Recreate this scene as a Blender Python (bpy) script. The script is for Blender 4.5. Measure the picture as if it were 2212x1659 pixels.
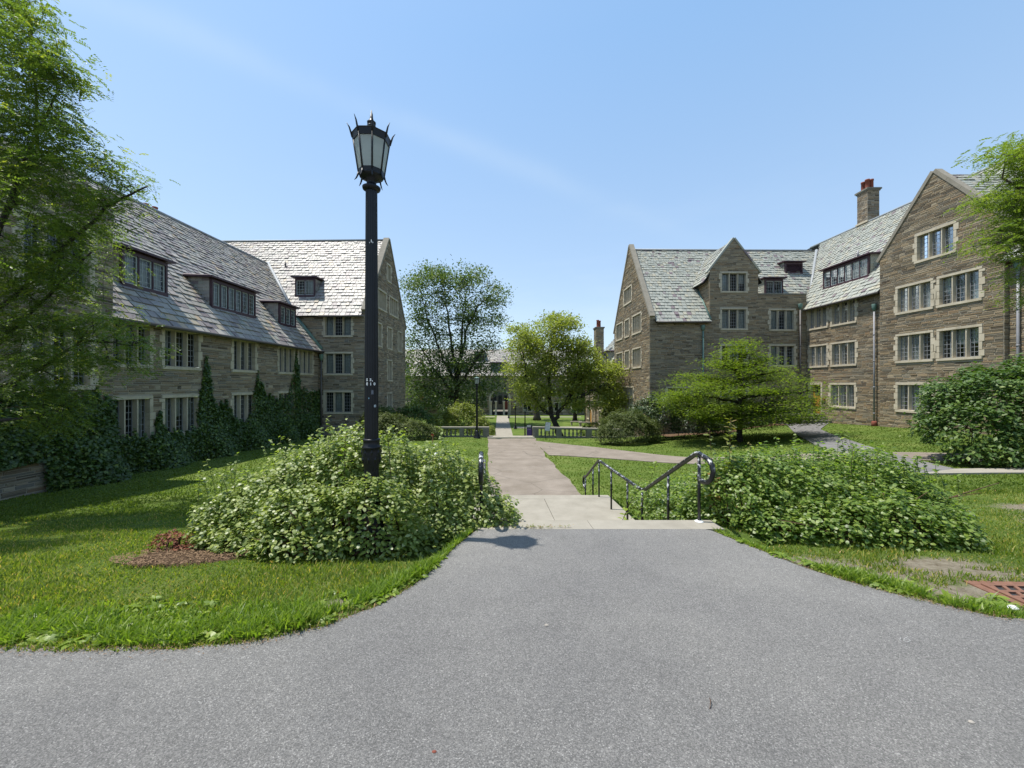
import bpy, math, random
import numpy as np
from math import radians, sin, cos, pi, exp, sqrt
from mathutils import Vector, Matrix

for o in list(bpy.data.objects):
    bpy.data.objects.remove(o)
SC = bpy.context.scene
COL = SC.collection

# ------------------------------------------------------------------ camera, sky, sun, exposure
cam_d = bpy.data.cameras.new("camera")
cam_d.sensor_width = 36.0
cam_d.lens = 13.54
cam_d.clip_start = 0.05
cam_d.clip_end = 3000
cam = bpy.data.objects.new("camera", cam_d)
COL.objects.link(cam)
cam.location = (0, 0, 0)
cam.rotation_euler = (radians(90), 0, 0)
SC.camera = cam

SUN_DIR = Vector((-0.37, 0.05, 1.0)).normalized()          # towards the sun
SUN_EL = math.asin(SUN_DIR.z)
SUN_AZ = math.atan2(SUN_DIR.x, SUN_DIR.y)

world = bpy.data.worlds.new("World")
SC.world = world
world.use_nodes = True
wn = world.node_tree
wn.nodes.clear()
def wnode(t, **k):
    n = wn.nodes.new(t)
    for a, b in k.items():
        setattr(n, a, b)
    return n
sky = wnode("ShaderNodeTexSky")
sky.sky_type = 'NISHITA'
sky.sun_disc = False
sky.sun_elevation = SUN_EL
sky.sun_rotation = SUN_AZ
sky.altitude = 200
sky.air_density = 1.0
sky.dust_density = 1.2
sky.ozone_density = 1.2
geo = wnode("ShaderNodeNewGeometry")
# thin high cloud: a long fading streak plus faint cirrus patches
A = Vector((-906, 831.6, 829)).normalized()
B = Vector((184, 831.6, 399)).normalized()
NRM = A.cross(B).normalized()
tc = wnode("ShaderNodeTexCoord")
def vdot(v, src):
    n = wnode("ShaderNodeVectorMath", operation='DOT_PRODUCT')
    n.inputs[1].default_value = v
    wn.links.new(src, n.inputs[0])
    return n.outputs['Value']
def wmath(op, a, b=None, c=None, clamp=False):
    n = wnode("ShaderNodeMath", operation=op)
    n.use_clamp = clamp
    for i, x in enumerate((a, b, c)):
        if x is None: continue
        if isinstance(x, (int, float)): n.inputs[i].default_value = x
        else: wn.links.new(x, n.inputs[i])
    return n.outputs[0]
D = tc.outputs['Generated']
nz = wnode("ShaderNodeTexNoise"); nz.inputs['Scale'].default_value = 3.0; nz.inputs['Detail'].default_value = 6
wn.links.new(D, nz.inputs['Vector'])
off = wmath('ADD', vdot(NRM, D), wmath('MULTIPLY', wmath('SUBTRACT', nz.outputs[0], 0.5), 0.05))
g = wmath('DIVIDE', off, 0.023)
g = wmath('EXPONENT', wmath('MULTIPLY', wmath('MULTIPLY', g, g), -1.0))
along = wmath('MULTIPLY', wmath('SUBTRACT', vdot(A, D), 0.30), 2.2, clamp=True)
streak = wmath('MULTIPLY', wmath('MULTIPLY', wmath('MULTIPLY', g, along), wmath('MULTIPLY', wmath('SUBTRACT', nz.outputs[0], 0.30), 2.6, clamp=True)), 0.19)
nz2 = wnode("ShaderNodeTexNoise"); nz2.inputs['Scale'].default_value = 2.2; nz2.inputs['Detail'].default_value = 7; nz2.inputs['Roughness'].default_value = .6
mp = wnode("ShaderNodeMapping"); mp.inputs['Scale'].default_value = (1.0, 1.0, 4.5)
wn.links.new(D, mp.inputs['Vector']); wn.links.new(mp.outputs[0], nz2.inputs['Vector'])
patch = wmath('MULTIPLY', wmath('SUBTRACT', nz2.outputs[0], 0.50), 1.6, clamp=True)
sepd = wnode("ShaderNodeSeparateXYZ"); wn.links.new(D, sepd.inputs[0])
low = wmath('SUBTRACT', 1.0, wmath('MULTIPLY', sepd.outputs[2], 2.2), clamp=True)
cl = wmath('ADD', streak, wmath('MULTIPLY', wmath('MULTIPLY', patch, low), 0.9), clamp=True)
mx = wnode("ShaderNodeMixRGB"); mx.inputs[2].default_value = (3.0, 3.5, 3.9, 1)
wn.links.new(cl, mx.inputs[0]); 
# the blue of the sky as the camera's colour profile records it
tint = wnode("ShaderNodeMixRGB", blend_type='MULTIPLY'); tint.inputs[0].default_value = 1.0
tint.inputs[2].default_value = (1.0, 1.0, 1.0, 1)
wn.links.new(sky.outputs[0], tint.inputs[1])
# summer haze thins the contrast between zenith and horizon
hz = wnode("ShaderNodeMixRGB"); hz.inputs[1].default_value = (2.2, 2.68, 3.1, 1); hz.inputs[2].default_value = (1.12, 2.1, 3.4, 1)
wn.links.new(wmath('MULTIPLY', sepd.outputs[2], 1.5, clamp=True), hz.inputs[0])
hm = wnode("ShaderNodeMixRGB"); hm.inputs[0].default_value = 0.62
wn.links.new(tint.outputs[0], hm.inputs[1]); wn.links.new(hz.outputs[0], hm.inputs[2])
wn.links.new(hm.outputs[0], mx.inputs[1])
bg = wnode("ShaderNodeBackground"); bg.inputs['Strength'].default_value = 0.132
wo = wnode("ShaderNodeOutputWorld")
wn.links.new(mx.outputs[0], bg.inputs[0]); wn.links.new(bg.outputs[0], wo.inputs[0])

sun_d = bpy.data.lights.new("sun", 'SUN')
sun_d.energy = 3.3
sun_d.angle = radians(0.53)
sun_d.color = (1.0, 0.955, 0.88)
sun = bpy.data.objects.new("sun", sun_d)
COL.objects.link(sun)
sun.rotation_euler = (-SUN_DIR).to_track_quat('-Z', 'Y').to_euler()
sun.location = (-30, 10, 60)

SC.view_settings.view_transform = 'Standard'
SC.view_settings.look = 'None'
SC.view_settings.gamma = 1.0
SC.view_settings.exposure = 1.02
try: SC.view_settings.use_curve_mapping = False
except Exception: pass
SC.cycles.max_bounces = 6
SC.cycles.transparent_max_bounces = 12
SC.cycles.diffuse_bounces = 3
SC.cycles.caustics_reflective = False
SC.cycles.caustics_refractive = False

rng = np.random.default_rng(7)
random.seed(7)

# ------------------------------------------------------------------ materials
def newmat(name):
    m = bpy.data.materials.new(name)
    m.use_nodes = True
    m.node_tree.nodes.clear()
    return m
class NT:
    def __init__(s, m):
        s.t = m.node_tree
    def n(s, t, **k):
        n = s.t.nodes.new(t)
        for a, b in k.items(): setattr(n, a, b)
        return n
    def l(s, a, b): s.t.links.new(a, b)
    def val(s, inp, v):
        if hasattr(v, 'is_output') or isinstance(v, bpy.types.NodeSocket): s.l(v, inp)
        else: inp.default_value = v
    def math(s, op, a, b=0.0, clamp=False):
        n = s.n("ShaderNodeMath", operation=op); n.use_clamp = clamp
        s.val(n.inputs[0], a); s.val(n.inputs[1], b)
        return n.outputs[0]
    def mix(s, f, a, b, blend='MIX'):
        n = s.n("ShaderNodeMixRGB", blend_type=blend)
        s.val(n.inputs[0], f)
        for i, c in ((1, a), (2, b)):
            if isinstance(c, (tuple, list)): n.inputs[i].default_value = (*c[:3], 1)
            else: s.l(c, n.inputs[i])
        return n.outputs[0]
    def noise(s, scale, detail=4, rough=.55, vec=None, stretch=None, dist=0):
        n = s.n("ShaderNodeTexNoise")
        n.inputs['Scale'].default_value = scale; n.inputs['Detail'].default_value = detail
        n.inputs['Roughness'].default_value = rough; n.inputs['Distortion'].default_value = dist
        v = vec
        if v is None:
            v = s.n("ShaderNodeNewGeometry").outputs['Position']
        if stretch:
            mp = s.n("ShaderNodeMapping"); mp.inputs['Scale'].default_value = stretch
            s.l(v, mp.inputs['Vector']); v = mp.outputs[0]
        s.l(v, n.inputs['Vector'])
        return n.outputs['Fac']
    def ramp(s, f, stops, interp='LINEAR'):
        n = s.n("ShaderNodeValToRGB")
        n.color_ramp.interpolation = interp
        el = n.color_ramp.elements
        while len(el) > 1: el.remove(el[-1])
        el[0].position = stops[0][0]; el[0].color = (*stops[0][1], 1)
        for p, c in stops[1:]:
            e = el.new(p); e.color = (*c, 1)
        s.l(f, n.inputs[0])
        return n.outputs[0]
    def rnd(s):
        a = s.n("ShaderNodeAttribute"); a.attribute_name = "rnd"
        o = s.n("ShaderNodeObjectInfo")
        return s.math('FRACT', s.math('ADD', a.outputs['Fac'], o.outputs['Random']))
    def out(s, sh, disp=None):
        o = s.n("ShaderNodeOutputMaterial"); s.l(sh, o.inputs[0])
    def bsdf(s, col, rough=.8, spec=.3, metal=0, bump=None, bdist=.01, bstr=.6, **k):
        b = s.n("ShaderNodeBsdfPrincipled")
        if isinstance(col, (tuple, list)): b.inputs['Base Color'].default_value = (*col[:3], 1)
        else: s.l(col, b.inputs['Base Color'])
        s.val(b.inputs['Roughness'], rough)
        b.inputs['Specular IOR Level'].default_value = spec
        b.inputs['Metallic'].default_value = metal
        if bump is not None:
            bn = s.n("ShaderNodeBump"); bn.inputs['Distance'].default_value = bdist; bn.inputs['Strength'].default_value = bstr
            s.l(bump, bn.inputs['Height']); s.l(bn.outputs[0], b.inputs['Normal'])
        return b.outputs[0]

def simple(name, col, rough=.7, spec=.3, metal=0, nscale=6, var=.25, bdist=.004):
    m = newmat(name); t = NT(m)
    f = t.noise(nscale, 5)
    c = t.mix(f, tuple(x*(1-var) for x in col), tuple(min(1, x*(1+var)) for x in col))
    t.out(t.bsdf(c, rough, spec, metal, bump=t.noise(nscale*6, 3), bdist=bdist))
    return m

def stone_mat(name, stops, mort=False, stain=.35):
    m = newmat(name); t = NT(m)
    base = t.ramp(t.rnd(), stops, 'LINEAR')
    base = t.mix(.45, base, t.ramp(t.noise(1.1, 4), [(0.25, (.62, .58, .52)), (.75, (1.15, 1.1, 1.05))]), 'MULTIPLY')
    gr = t.noise(22, 5, .65, stretch=(1, 1, 3.0))
    base = t.mix(.6, base, t.ramp(gr, [(0.25, (.60, .58, .55)), (.75, (1.2, 1.18, 1.15))]), 'MULTIPLY')
    st = t.noise(.45, 5, .7, stretch=(1, 1, .35))
    base = t.mix(t.math('MULTIPLY', t.math('SUBTRACT', st, .52, True), stain*6, True), base, t.mix(.5, base, (.10, .105, .10)))
    t.out(t.bsdf(base, .88, .25, bump=t.noise(30, 6, .7), bdist=.012, bstr=.8))
    return m
STONE_L = stone_mat("stone_left", [(0, (0.087, 0.073, 0.056)), (.15, (0.216, 0.171, 0.119)), (.35, (0.308, 0.249, 0.178)), (.5, (0.133, 0.119, 0.099)), (.66, (0.410, 0.358, 0.275)), (.78, (0.267, 0.192, 0.124)), (.88, (0.175, 0.171, 0.157)), (1, (0.349, 0.311, 0.254))])
STONE_R = stone_mat("stone_right", [(0, (0.097, 0.076, 0.054)), (.15, (0.213, 0.166, 0.106)), (.33, (0.324, 0.254, 0.161)), (.48, (0.132, 0.116, 0.090)), (.62, (0.374, 0.318, 0.225)), (.75, (0.263, 0.186, 0.111)), (.86, (0.202, 0.186, 0.147)), (1, (0.354, 0.298, 0.212))])
MORTAR = simple("mortar", (.34, .305, .245), .95, .1, nscale=9)
m = newmat("limestone"); t = NT(m)
c = t.ramp(t.noise(1.8, 6, .65), [(.25, (.34, .295, .215)), (.5, (.46, .405, .305)), (.78, (.53, .475, .37))])
c = t.mix(t.math('MULTIPLY', t.math('SUBTRACT', t.noise(1.2, 5, .7, stretch=(3, 3, .4)), .55, True), 3.0, True), c, (.24, .23, .20))
t.out(t.bsdf(c, .85, .25, bump=t.noise(40, 5), bdist=.004)); LIME = m

def slate_mat(name, stops, rough=.5, spec=.5):
    m = newmat(name); t = NT(m)
    base = t.ramp(t.rnd(), stops)
    base = t.mix(.5, base, t.ramp(t.noise(14, 6, .7), [(.25, (.62, .62, .62)), (.75, (1.2, 1.2, 1.2))]), 'MULTIPLY')
    lich = t.math('MULTIPLY', t.math('SUBTRACT', t.noise(3.1, 6, .75), .57, True), 6, True)
    base = t.mix(t.math('MULTIPLY', lich, .45), base, (.40, .39, .33))
    t.out(t.bsdf(base, t.math('ADD', t.math('MULTIPLY', t.noise(18, 3), .25), rough-.1), spec, bump=t.noise(26, 5, .7), bdist=.01))
    return m
SLATE_L = slate_mat("slate_left", [(0, (.17, .145, .145)), (.12, (.27, .255, .225)), (.28, (.34, .315, .265)), (.42, (.22, .215, .20)), (.56, (.31, .29, .26)), (.68, (.165, .135, .135)), (.80, (.37, .34, .295)), (.92, (.25, .26, .22)), (.97, (.40, .31, .20)), (1, (.29, .27, .235))], .50, .45)
SLATE_R = slate_mat("slate_right", [(0, (.25, .265, .235)), (.2, (.315, .325, .28)), (.38, (.28, .295, .26)), (.52, (.345, .345, .295)), (.68, (.29, .305, .27)), (.80, (.37, .345, .26)), (.93, (.28, .295, .26)), (.94, (.165, .13, .14)), (.985, (.20, .16, .165)), (1, (.31, .32, .29))], .55, .4)
UNDER = simple("roof_felt", (.05, .05, .05), .95, .1)
COPPER = simple("copper_patina", (.12, .20, .17), .6, .4, nscale=4, var=.5)
LEADM = simple("lead_flashing", (.26, .28, .29), .55, .5, nscale=5, var=.25)
COPE = simple("weathered_coping", (.23, .21, .17), .9, .2, nscale=3, var=.35)
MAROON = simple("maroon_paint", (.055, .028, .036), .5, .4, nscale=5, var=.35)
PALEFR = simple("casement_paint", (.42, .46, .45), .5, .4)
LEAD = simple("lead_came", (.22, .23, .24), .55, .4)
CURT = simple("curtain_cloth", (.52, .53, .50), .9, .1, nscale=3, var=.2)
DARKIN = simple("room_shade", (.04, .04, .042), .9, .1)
PIPE = simple("bronze_downpipe", (.085, .075, .07), .5, .5, nscale=3, var=.35)
PIPEG = simple("grey_downpipe", (.22, .22, .23), .5, .5, nscale=3, var=.35)
TERRA = simple("terracotta", (.20, .065, .045), .85, .2, nscale=4, var=.35)
IRON = simple("black_iron", (.009, .010, .012), .42, .3, nscale=8, var=.5, bdist=.002)
m = newmat("worn_rail_paint"); t = NT(m)
w = t.math('MULTIPLY', t.math('SUBTRACT', t.noise(14, 6, .75), .52, True), 14, True)
nrm_ = t.n("ShaderNodeNewGeometry"); sp_ = t.n("ShaderNodeSeparateXYZ"); t.l(nrm_.outputs['Normal'], sp_.inputs[0])
w = t.math('MULTIPLY', w, t.math('MULTIPLY', sp_.outputs[2], 1.6, True))
t.out(t.bsdf(t.mix(w, (.009, .010, .011), (.55, .56, .57)), .30, .45, bump=t.noise(60, 4), bdist=.001)); RAILM = m
m = newmat("frosted_glass"); t = NT(m)
gl = t.bsdf(t.mix(t.noise(3, 3, stretch=(1, 1, 6)), (.42, .47, .44), (.60, .64, .60)), .25, .5)
tr = t.n("ShaderNodeBsdfTranslucent"); tr.inputs[0].default_value = (.7, .78, .72, 1)
mixs = t.n("ShaderNodeMixShader"); mixs.inputs[0].default_value = .45
t.l(gl, mixs.inputs[1]); t.l(tr.outputs[0], mixs.inputs[2]); t.out(mixs.outputs[0]); FROST = m
m = newmat("window_glass"); t = NT(m)
tr = t.n("ShaderNodeBsdfTransparent"); tr.inputs[0].default_value = (.74, .80, .80, 1)
gs = t.n("ShaderNodeBsdfGlossy"); gs.inputs['Roughness'].default_value = .06; gs.inputs[0].default_value = (.9, .95, 1, 1)
bn = t.n("ShaderNodeBump"); bn.inputs['Distance'].default_value = .02; bn.inputs['Strength'].default_value = .12
t.l(t.noise(4.5, 2), bn.inputs['Height']); t.l(bn.outputs[0], gs.inputs['Normal'])
fr = t.n("ShaderNodeFresnel"); fr.inputs[0].default_value = 1.45
mixs = t.n("ShaderNodeMixShader"); t.l(t.math('ADD', fr.outputs[0], .01, True), mixs.inputs[0])
t.l(tr.outputs[0], mixs.inputs[1]); t.l(gs.outputs[0], mixs.inputs[2]); t.out(mixs.outputs[0]); GLASS = m
m = newmat("door_wood"); t = NT(m)
t.out(t.bsdf(t.mix(t.noise(3, 5, stretch=(8, 8, .6)), (.30, .13, .03), (.48, .24, .05)), .45, .4)); DOORM = m

m = newmat("asphalt"); t = NT(m)
sp = t.n("ShaderNodeTexVoronoi"); sp.inputs['Scale'].default_value = 190
t.l(t.n("ShaderNodeNewGeometry").outputs['Position'], sp.inputs['Vector'])
sepc = t.n("ShaderNodeSeparateColor"); t.l(sp.outputs['Color'], sepc.inputs[0])
c = t.ramp(sepc.outputs[0], [(0, (.11, .107, .102)), (.5, (.17, .165, .157)), (.85, (.22, .213, .20)), (.97, (.28, .27, .255)), (1, (.36, .35, .33))])
c = t.mix(.55, c, t.ramp(t.noise(260, 3, .7), [(.3, (.5, .5, .5)), (.7, (1.45, 1.45, 1.45))]), 'MULTIPLY')
c = t.mix(.9, c, t.ramp(t.noise(.5, 5, .6), [(.3, (.80, .80, .81)), (.7, (1.16, 1.15, 1.12))]), 'MULTIPLY')
c = t.mix(t.math('MULTIPLY', t.math('SUBTRACT', t.noise(1.7, 6, .75, dist=.6), .60, True), 2.2, True), c, (.095, .092, .088))
c = t.mix(.5, c, t.ramp(t.noise(3.5, 5, .7), [(.3, (.86, .86, .86)), (.7, (1.12, 1.12, 1.12))]), 'MULTIPLY')
t.out(t.bsdf(c, .86, .3, bump=t.noise(170, 4, .8), bdist=.008, bstr=.9)); ASPH = m

def aged(name, a, b, crack=.5):
    m = newmat(name); t = NT(m)
    c = t.ramp(t.noise(1.1, 6, .65), [(.3, a), (.7, b)])
    c = t.mix(.5, c, t.ramp(t.noise(90, 3, .8), [(.3, (.65, .65, .65)), (.7, (1.3, 1.3, 1.3))]), 'MULTIPLY')
    v = t.n("ShaderNodeTexVoronoi", feature='DISTANCE_TO_EDGE'); v.inputs['Scale'].default_value = .42
    d = t.n("ShaderNodeNewGeometry").outputs['Position']
    dn = t.n("ShaderNodeTexNoise"); dn.inputs['Scale'].default_value = 1.4; dn.inputs['Detail'].default_value = 5
    vm = t.n("ShaderNodeVectorMath", operation='ADD'); t.l(d, vm.inputs[0])
    vs = t.n("ShaderNodeVectorMath", operation='SCALE'); t.l(dn.outputs['Color'], vs.inputs[0]); vs.inputs['Scale'].default_value = 1.3
    t.l(vs.outputs[0], vm.inputs[1]); t.l(vm.outputs[0], v.inputs['Vector'])
    ck = t.math('LESS_THAN', v.outputs['Distance'], .006)
    c = t.mix(t.math('MULTIPLY', ck, crack), c, (.07, .065, .055))
    t.out(t.bsdf(c, .9, .2, bump=t.noise(120, 4, .8), bdist=.006))
    return m
OLDASPH = aged("worn_asphalt", (.165, .138, .108), (.25, .213, .175))
SIDEASPH = aged("grey_asphalt", (.13, .125, .12), (.19, .185, .18))
m = newmat("concrete"); t = NT(m)
c = t.ramp(t.noise(2.2, 6, .65), [(.25, (.225, .205, .165)), (.7, (.31, .285, .235))])
c = t.mix(.5, c, t.ramp(t.noise(150, 3, .8), [(.3, (.78, .78, .78)), (.7, (1.18, 1.18, 1.18))]), 'MULTIPLY')
t.out(t.bsdf(c, .88, .2, bump=t.noise(120, 4, .8), bdist=.003)); CONC = m
m = newmat("weathered_cast_stone"); t = NT(m)
c = t.ramp(t.noise(3.2, 6, .7), [(.25, (.11, .103, .085)), (.6, (.20, .188, .155)), (.8, (.30, .28, .235))])
t.out(t.bsdf(c, .9, .2, bump=t.noise(40, 5), bdist=.006)); CAST = m

# ground: grass over soil with worn, dry patches
m = newmat("lawn_soil"); t = NT(m)
c = t.ramp(t.noise(.7, 6, .6), [(.3, (.07, .11, .022)), (.5, (.10, .145, .03)), (.7, (.15, .18, .05))])
c = t.mix(.7, c, t.ramp(t.noise(26, 5, .75), [(.28, (.42, .45, .40)), (.72, (1.45, 1.45, 1.3))]), 'MULTIPLY')
dry = t.n("ShaderNodeAttribute"); dry.attribute_name = "dry"
soil = t.ramp(t.noise(14, 6, .75), [(.3, (.13, .105, .07)), (.7, (.30, .265, .20))])
c = t.mix(t.math('MULTIPLY', t.math('ADD', dry.outputs['Fac'], t.math('SUBTRACT', t.noise(5, 6, .7), .62)), 3.0, True), c, soil)
t.out(t.bsdf(c, .95, .1, bump=t.noise(35, 5, .75), bdist=.05, bstr=.8)); LAWN = m
m = newmat("mulch"); t = NT(m)
c = t.ramp(t.noise(55, 5, .8), [(.25, (.05, .03, .018)), (.55, (.14, .09, .055)), (.8, (.27, .20, .13))])
t.out(t.bsdf(c, .95, .1, bump=t.noise(60, 5, .8), bdist=.04, bstr=1)); MULCH = m

def leaf_mat(name, stops, trans=.35, rough=.45, spec=.4, tcol=None):
    m = newmat(name); t = NT(m)
    r = t.rnd()
    c = t.ramp(r, stops)
    b = t.bsdf(c, rough, spec)
    tr = t.n("ShaderNodeBsdfTranslucent")
    tm = t.mix(1.0, c, tcol or (1.7, 1.9, .7), 'MULTIPLY'); t.l(tm, tr.inputs[0])
    mx = t.n("ShaderNodeMixShader"); mx.inputs[0].default_value = trans
    t.l(b, mx.inputs[1]); t.l(tr.outputs[0], mx.inputs[2]); t.out(mx.outputs[0])
    return m
L_COTO = leaf_mat("leaf_cotoneaster", [(0, (.10, .145, .03)), (.3, (.165, .215, .055)), (.6, (.225, .275, .085)), (.85, (.28, .32, .07)), (.96, (.33, .36, .16)), (1, (.46, .48, .32))], .40, .42, .45)
L_COTO2 = leaf_mat("leaf_shrub_right", [(0, (.075, .125, .022)), (.35, (.12, .19, .035)), (.65, (.17, .24, .05)), (.88, (.235, .295, .055)), (.97, (.28, .33, .13)), (1, (.42, .45, .27))], .44, .42, .45)
L_IVY = leaf_mat("leaf_ivy", [(0, (0.035, 0.067, 0.015)), (.5, (0.062, 0.114, 0.022)), (.85, (0.108, 0.167, 0.028)), (1, (0.166, 0.219, 0.038))], .25, .42, .5)
L_LOCL = leaf_mat("leaf_locust_near", [(0, (0.078, 0.119, 0.028)), (.5, (0.124, 0.170, 0.039)), (.85, (0.177, 0.217, 0.041)), (1, (0.269, 0.278, 0.055))], .45, .45, .4)
L_LIME = leaf_mat("leaf_pale_green", [(0, (0.129, 0.158, 0.038)), (.5, (0.190, 0.219, 0.054)), (1, (0.272, 0.282, 0.084))], .45, .5, .3)
L_ELM = leaf_mat("leaf_elm", [(0, (0.045, 0.077, 0.026)), (.5, (0.077, 0.120, 0.038)), (1, (0.142, 0.182, 0.057))], .3, .5, .35)
L_DOG = leaf_mat("leaf_layered", [(0, (0.066, 0.106, 0.014)), (.5, (0.119, 0.169, 0.020)), (1, (0.190, 0.225, 0.030))], .42, .45, .35)
L_VIB = leaf_mat("leaf_viburnum", [(0, (0.038, 0.076, 0.015)), (.5, (0.070, 0.127, 0.025)), (.9, (0.106, 0.169, 0.034)), (1, (0.192, 0.236, 0.064))], .25, .5, .35)
L_YEW = leaf_mat("leaf_yew", [(0, (.045, .065, .016)), (.5, (.075, .10, .022)), (1, (.13, .15, .035))], .25, .55, .3)
L_RHO = leaf_mat("leaf_rhododendron", [(0, (0.024, 0.047, 0.014)), (.6, (0.047, 0.082, 0.024)), (1, (0.118, 0.149, 0.061))], .15, .4, .5)
L_GRASS = leaf_mat("grass_blade", [(0, (0.084, 0.129, 0.019)), (.45, (0.148, 0.204, 0.030)), (.8, (0.232, 0.272, 0.041)), (.95, (0.336, 0.302, 0.068)), (1, (0.630, 0.408, 0.191))], .4, .5, .35)
L_FARG = leaf_mat("grass_blade_far", [(0, (0.080, 0.125, 0.020)), (.5, (0.118, 0.165, 0.027)), (1, (0.181, 0.213, 0.040))], .35, .6, .2)
L_WEED = leaf_mat("leaf_weed", [(0, (0.110, 0.176, 0.024)), (.5, (0.174, 0.248, 0.033)), (1, (0.256, 0.321, 0.053))], .42, .42, .4)
L_RED = leaf_mat("leaf_dead_red", [(0, (.10, .025, .015)), (.6, (.17, .05, .03)), (1, (.26, .12, .06))], .2, .6, .2, (1, .8, .6))
L_TIP = leaf_mat("leaf_red_tip", [(0, (0.090, 0.121, 0.024)), (.6, (0.165, 0.189, 0.036)), (1, (0.300, 0.135, 0.048))], .35, .4, .4)
BARK = simple("bark", (.10, .085, .07), .95, .1, nscale=9, var=.5, bdist=.02)
BARKD = simple("bark_dark", (.045, .04, .036), .95, .1, nscale=9, var=.5, bdist=.02)
TWIG = simple("twig", (.10, .06, .04), .9, .1)
GSTEM = simple("green_stem", (.11, .12, .04), .8, .2)
CHIP = simple("wood_chip", (.19, .125, .075), .95, .1, nscale=30, var=.5)
CONIN = simple("steel_rust", (.17, .085, .055), .8, .3, nscale=14, var=.5)

# ------------------------------------------------------------------ mesh helpers
def link(ob, parent=None):
    COL.objects.link(ob)
    if parent is not None: ob.parent = parent
    return ob
def tag(o, label=None, cat=None, group=None, kind=None):
    if label: o['label'] = label
    if cat: o['category'] = cat
    if group: o['group'] = group
    if kind: o['kind'] = kind
    return o
class MB:
    """collects faces with a material slot and a random number each"""
    def __init__(s):
        s.v = []; s.f = []; s.m = []; s.r = []; s.smooth = []
    def face(s, pts, m=0, r=None, sm=False):
        b = len(s.v)
        s.v.extend([tuple(p) for p in pts])
        s.f.append(tuple(range(b, b+len(pts)))); s.m.append(m); s.r.append(random.random() if r is None else r); s.smooth.append(sm)
    def raw(s, vs, fs, m=0, r=None, sm=False):
        b = len(s.v); s.v.extend([tuple(p) for p in vs])
        r = random.random() if r is None else r
        for f in fs:
            s.f.append(tuple(b+i for i in f)); s.m.append(m); s.r.append(r); s.smooth.append(sm)
    def box(s, P, u0, u1, v0, v1, d0, d1, m=0, r=None, bev=0.0):
        """box in a plane's coordinates; d1 is the outer side, bev draws its outer face in"""
        b = bev
        c = [P(u0, v0, d0), P(u1, v0, d0), P(u1, v1, d0), P(u0, v1, d0), P(u0+b, v0+b, d1), P(u1-b, v0+b, d1), P(u1-b, v1-b, d1), P(u0+b, v1-b, d1)]
        s.raw(c, [(4, 5, 6, 7), (0, 1, 5, 4), (1, 2, 6, 5), (2, 3, 7, 6), (3, 0, 4, 7), (3, 2, 1, 0)], m, r)
    def abox(s, x0, x1, y0, y1, z0, z1, m=0, r=None):
        c = [(x0, y0, z0), (x1, y0, z0), (x1, y1, z0), (x0, y1, z0), (x0, y0, z1), (x1, y0, z1), (x1, y1, z1), (x0, y1, z1)]
        s.raw(c, [(4, 5, 6, 7), (0, 1, 5, 4), (1, 2, 6, 5), (2, 3, 7, 6), (3, 0, 4, 7), (3, 2, 1, 0)], m, r)
    def tube(s, pts, rad, n=6, m=0, r=None, cap=True):
        pts = [Vector(p) for p in pts]
        if isinstance(rad, (int, float)): rad = [rad]*len(pts)
        vs = []; fs = []
        prev = None
        for i, p in enumerate(pts):
            d = (pts[min(i+1, len(pts)-1)] - pts[max(i-1, 0)])
            if d.length < 1e-9: d = Vector((0, 0, 1))
            d.normalize()
            if prev is None:
                a = d.orthogonal().normalized()
            else:
                a = (prev - d*prev.dot(d))
                a = a.normalized() if a.length > 1e-6 else d.orthogonal().normalized()
            prev = a
            b = d.cross(a)
            for k in range(n):
                an = 2*pi*k/n
                vs.append(p + (a*cos(an)+b*sin(an))*rad[i])
        for i in range(len(pts)-1):
            for k in range(n):
                k2 = (k+1) % n
                fs.append((i*n+k, i*n+k2, (i+1)*n+k2, (i+1)*n+k))
        if cap:
            fs.append(tuple(range(n-1, -1, -1))); fs.append(tuple((len(pts)-1)*n+k for k in range(n)))
        s.raw(vs, fs, m, r, True)
    def lathe(s, prof, c=(0, 0, 0), n=16, m=0, flute=0.0, phase=0.0, sm=True, r=None, cap=True):
        vs = []; fs = []
        for (rr, z) in prof:
            for k in range(n):
                an = 2*pi*(k+phase)/n
                q = rr*(1-flute*(k % 2))
                vs.append((c[0]+q*cos(an), c[1]+q*sin(an), c[2]+z))
        for i in range(len(prof)-1):
            for k in range(n):
                k2 = (k+1) % n
                fs.append((i*n+k, i*n+k2, (i+1)*n+k2, (i+1)*n+k))
        if cap:
            fs.append(tuple(range(n-1, -1, -1))); fs.append(tuple((len(prof)-1)*n+k for k in range(n)))
        s.raw(vs, fs, m, r, sm)
    def build(s, name, mats, parent=None, loc=None):
        if not isinstance(mats, (list, tuple)): mats = [mats]
        me = bpy.data.meshes.new(name)
        vs = s.v
        if loc is not None:
            vs = [(a-loc[0], b-loc[1], c-loc[2]) for a, b, c in vs]
        me.from_pydata(vs, [], s.f)
        for q in mats: me.materials.append(q)
        n = len(s.f)
        if len(mats) > 1: me.polygons.foreach_set('material_index', s.m)
        if any(s.smooth): me.polygons.foreach_set('use_smooth', s.smooth)
        at = me.attributes.new('rnd', 'FLOAT', 'FACE'); at.data.foreach_set('value', s.r)
        me.update()
        o = bpy.data.objects.new(name, me)
        if loc is not None and parent is None: o.location = loc
        return link(o, parent)

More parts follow.
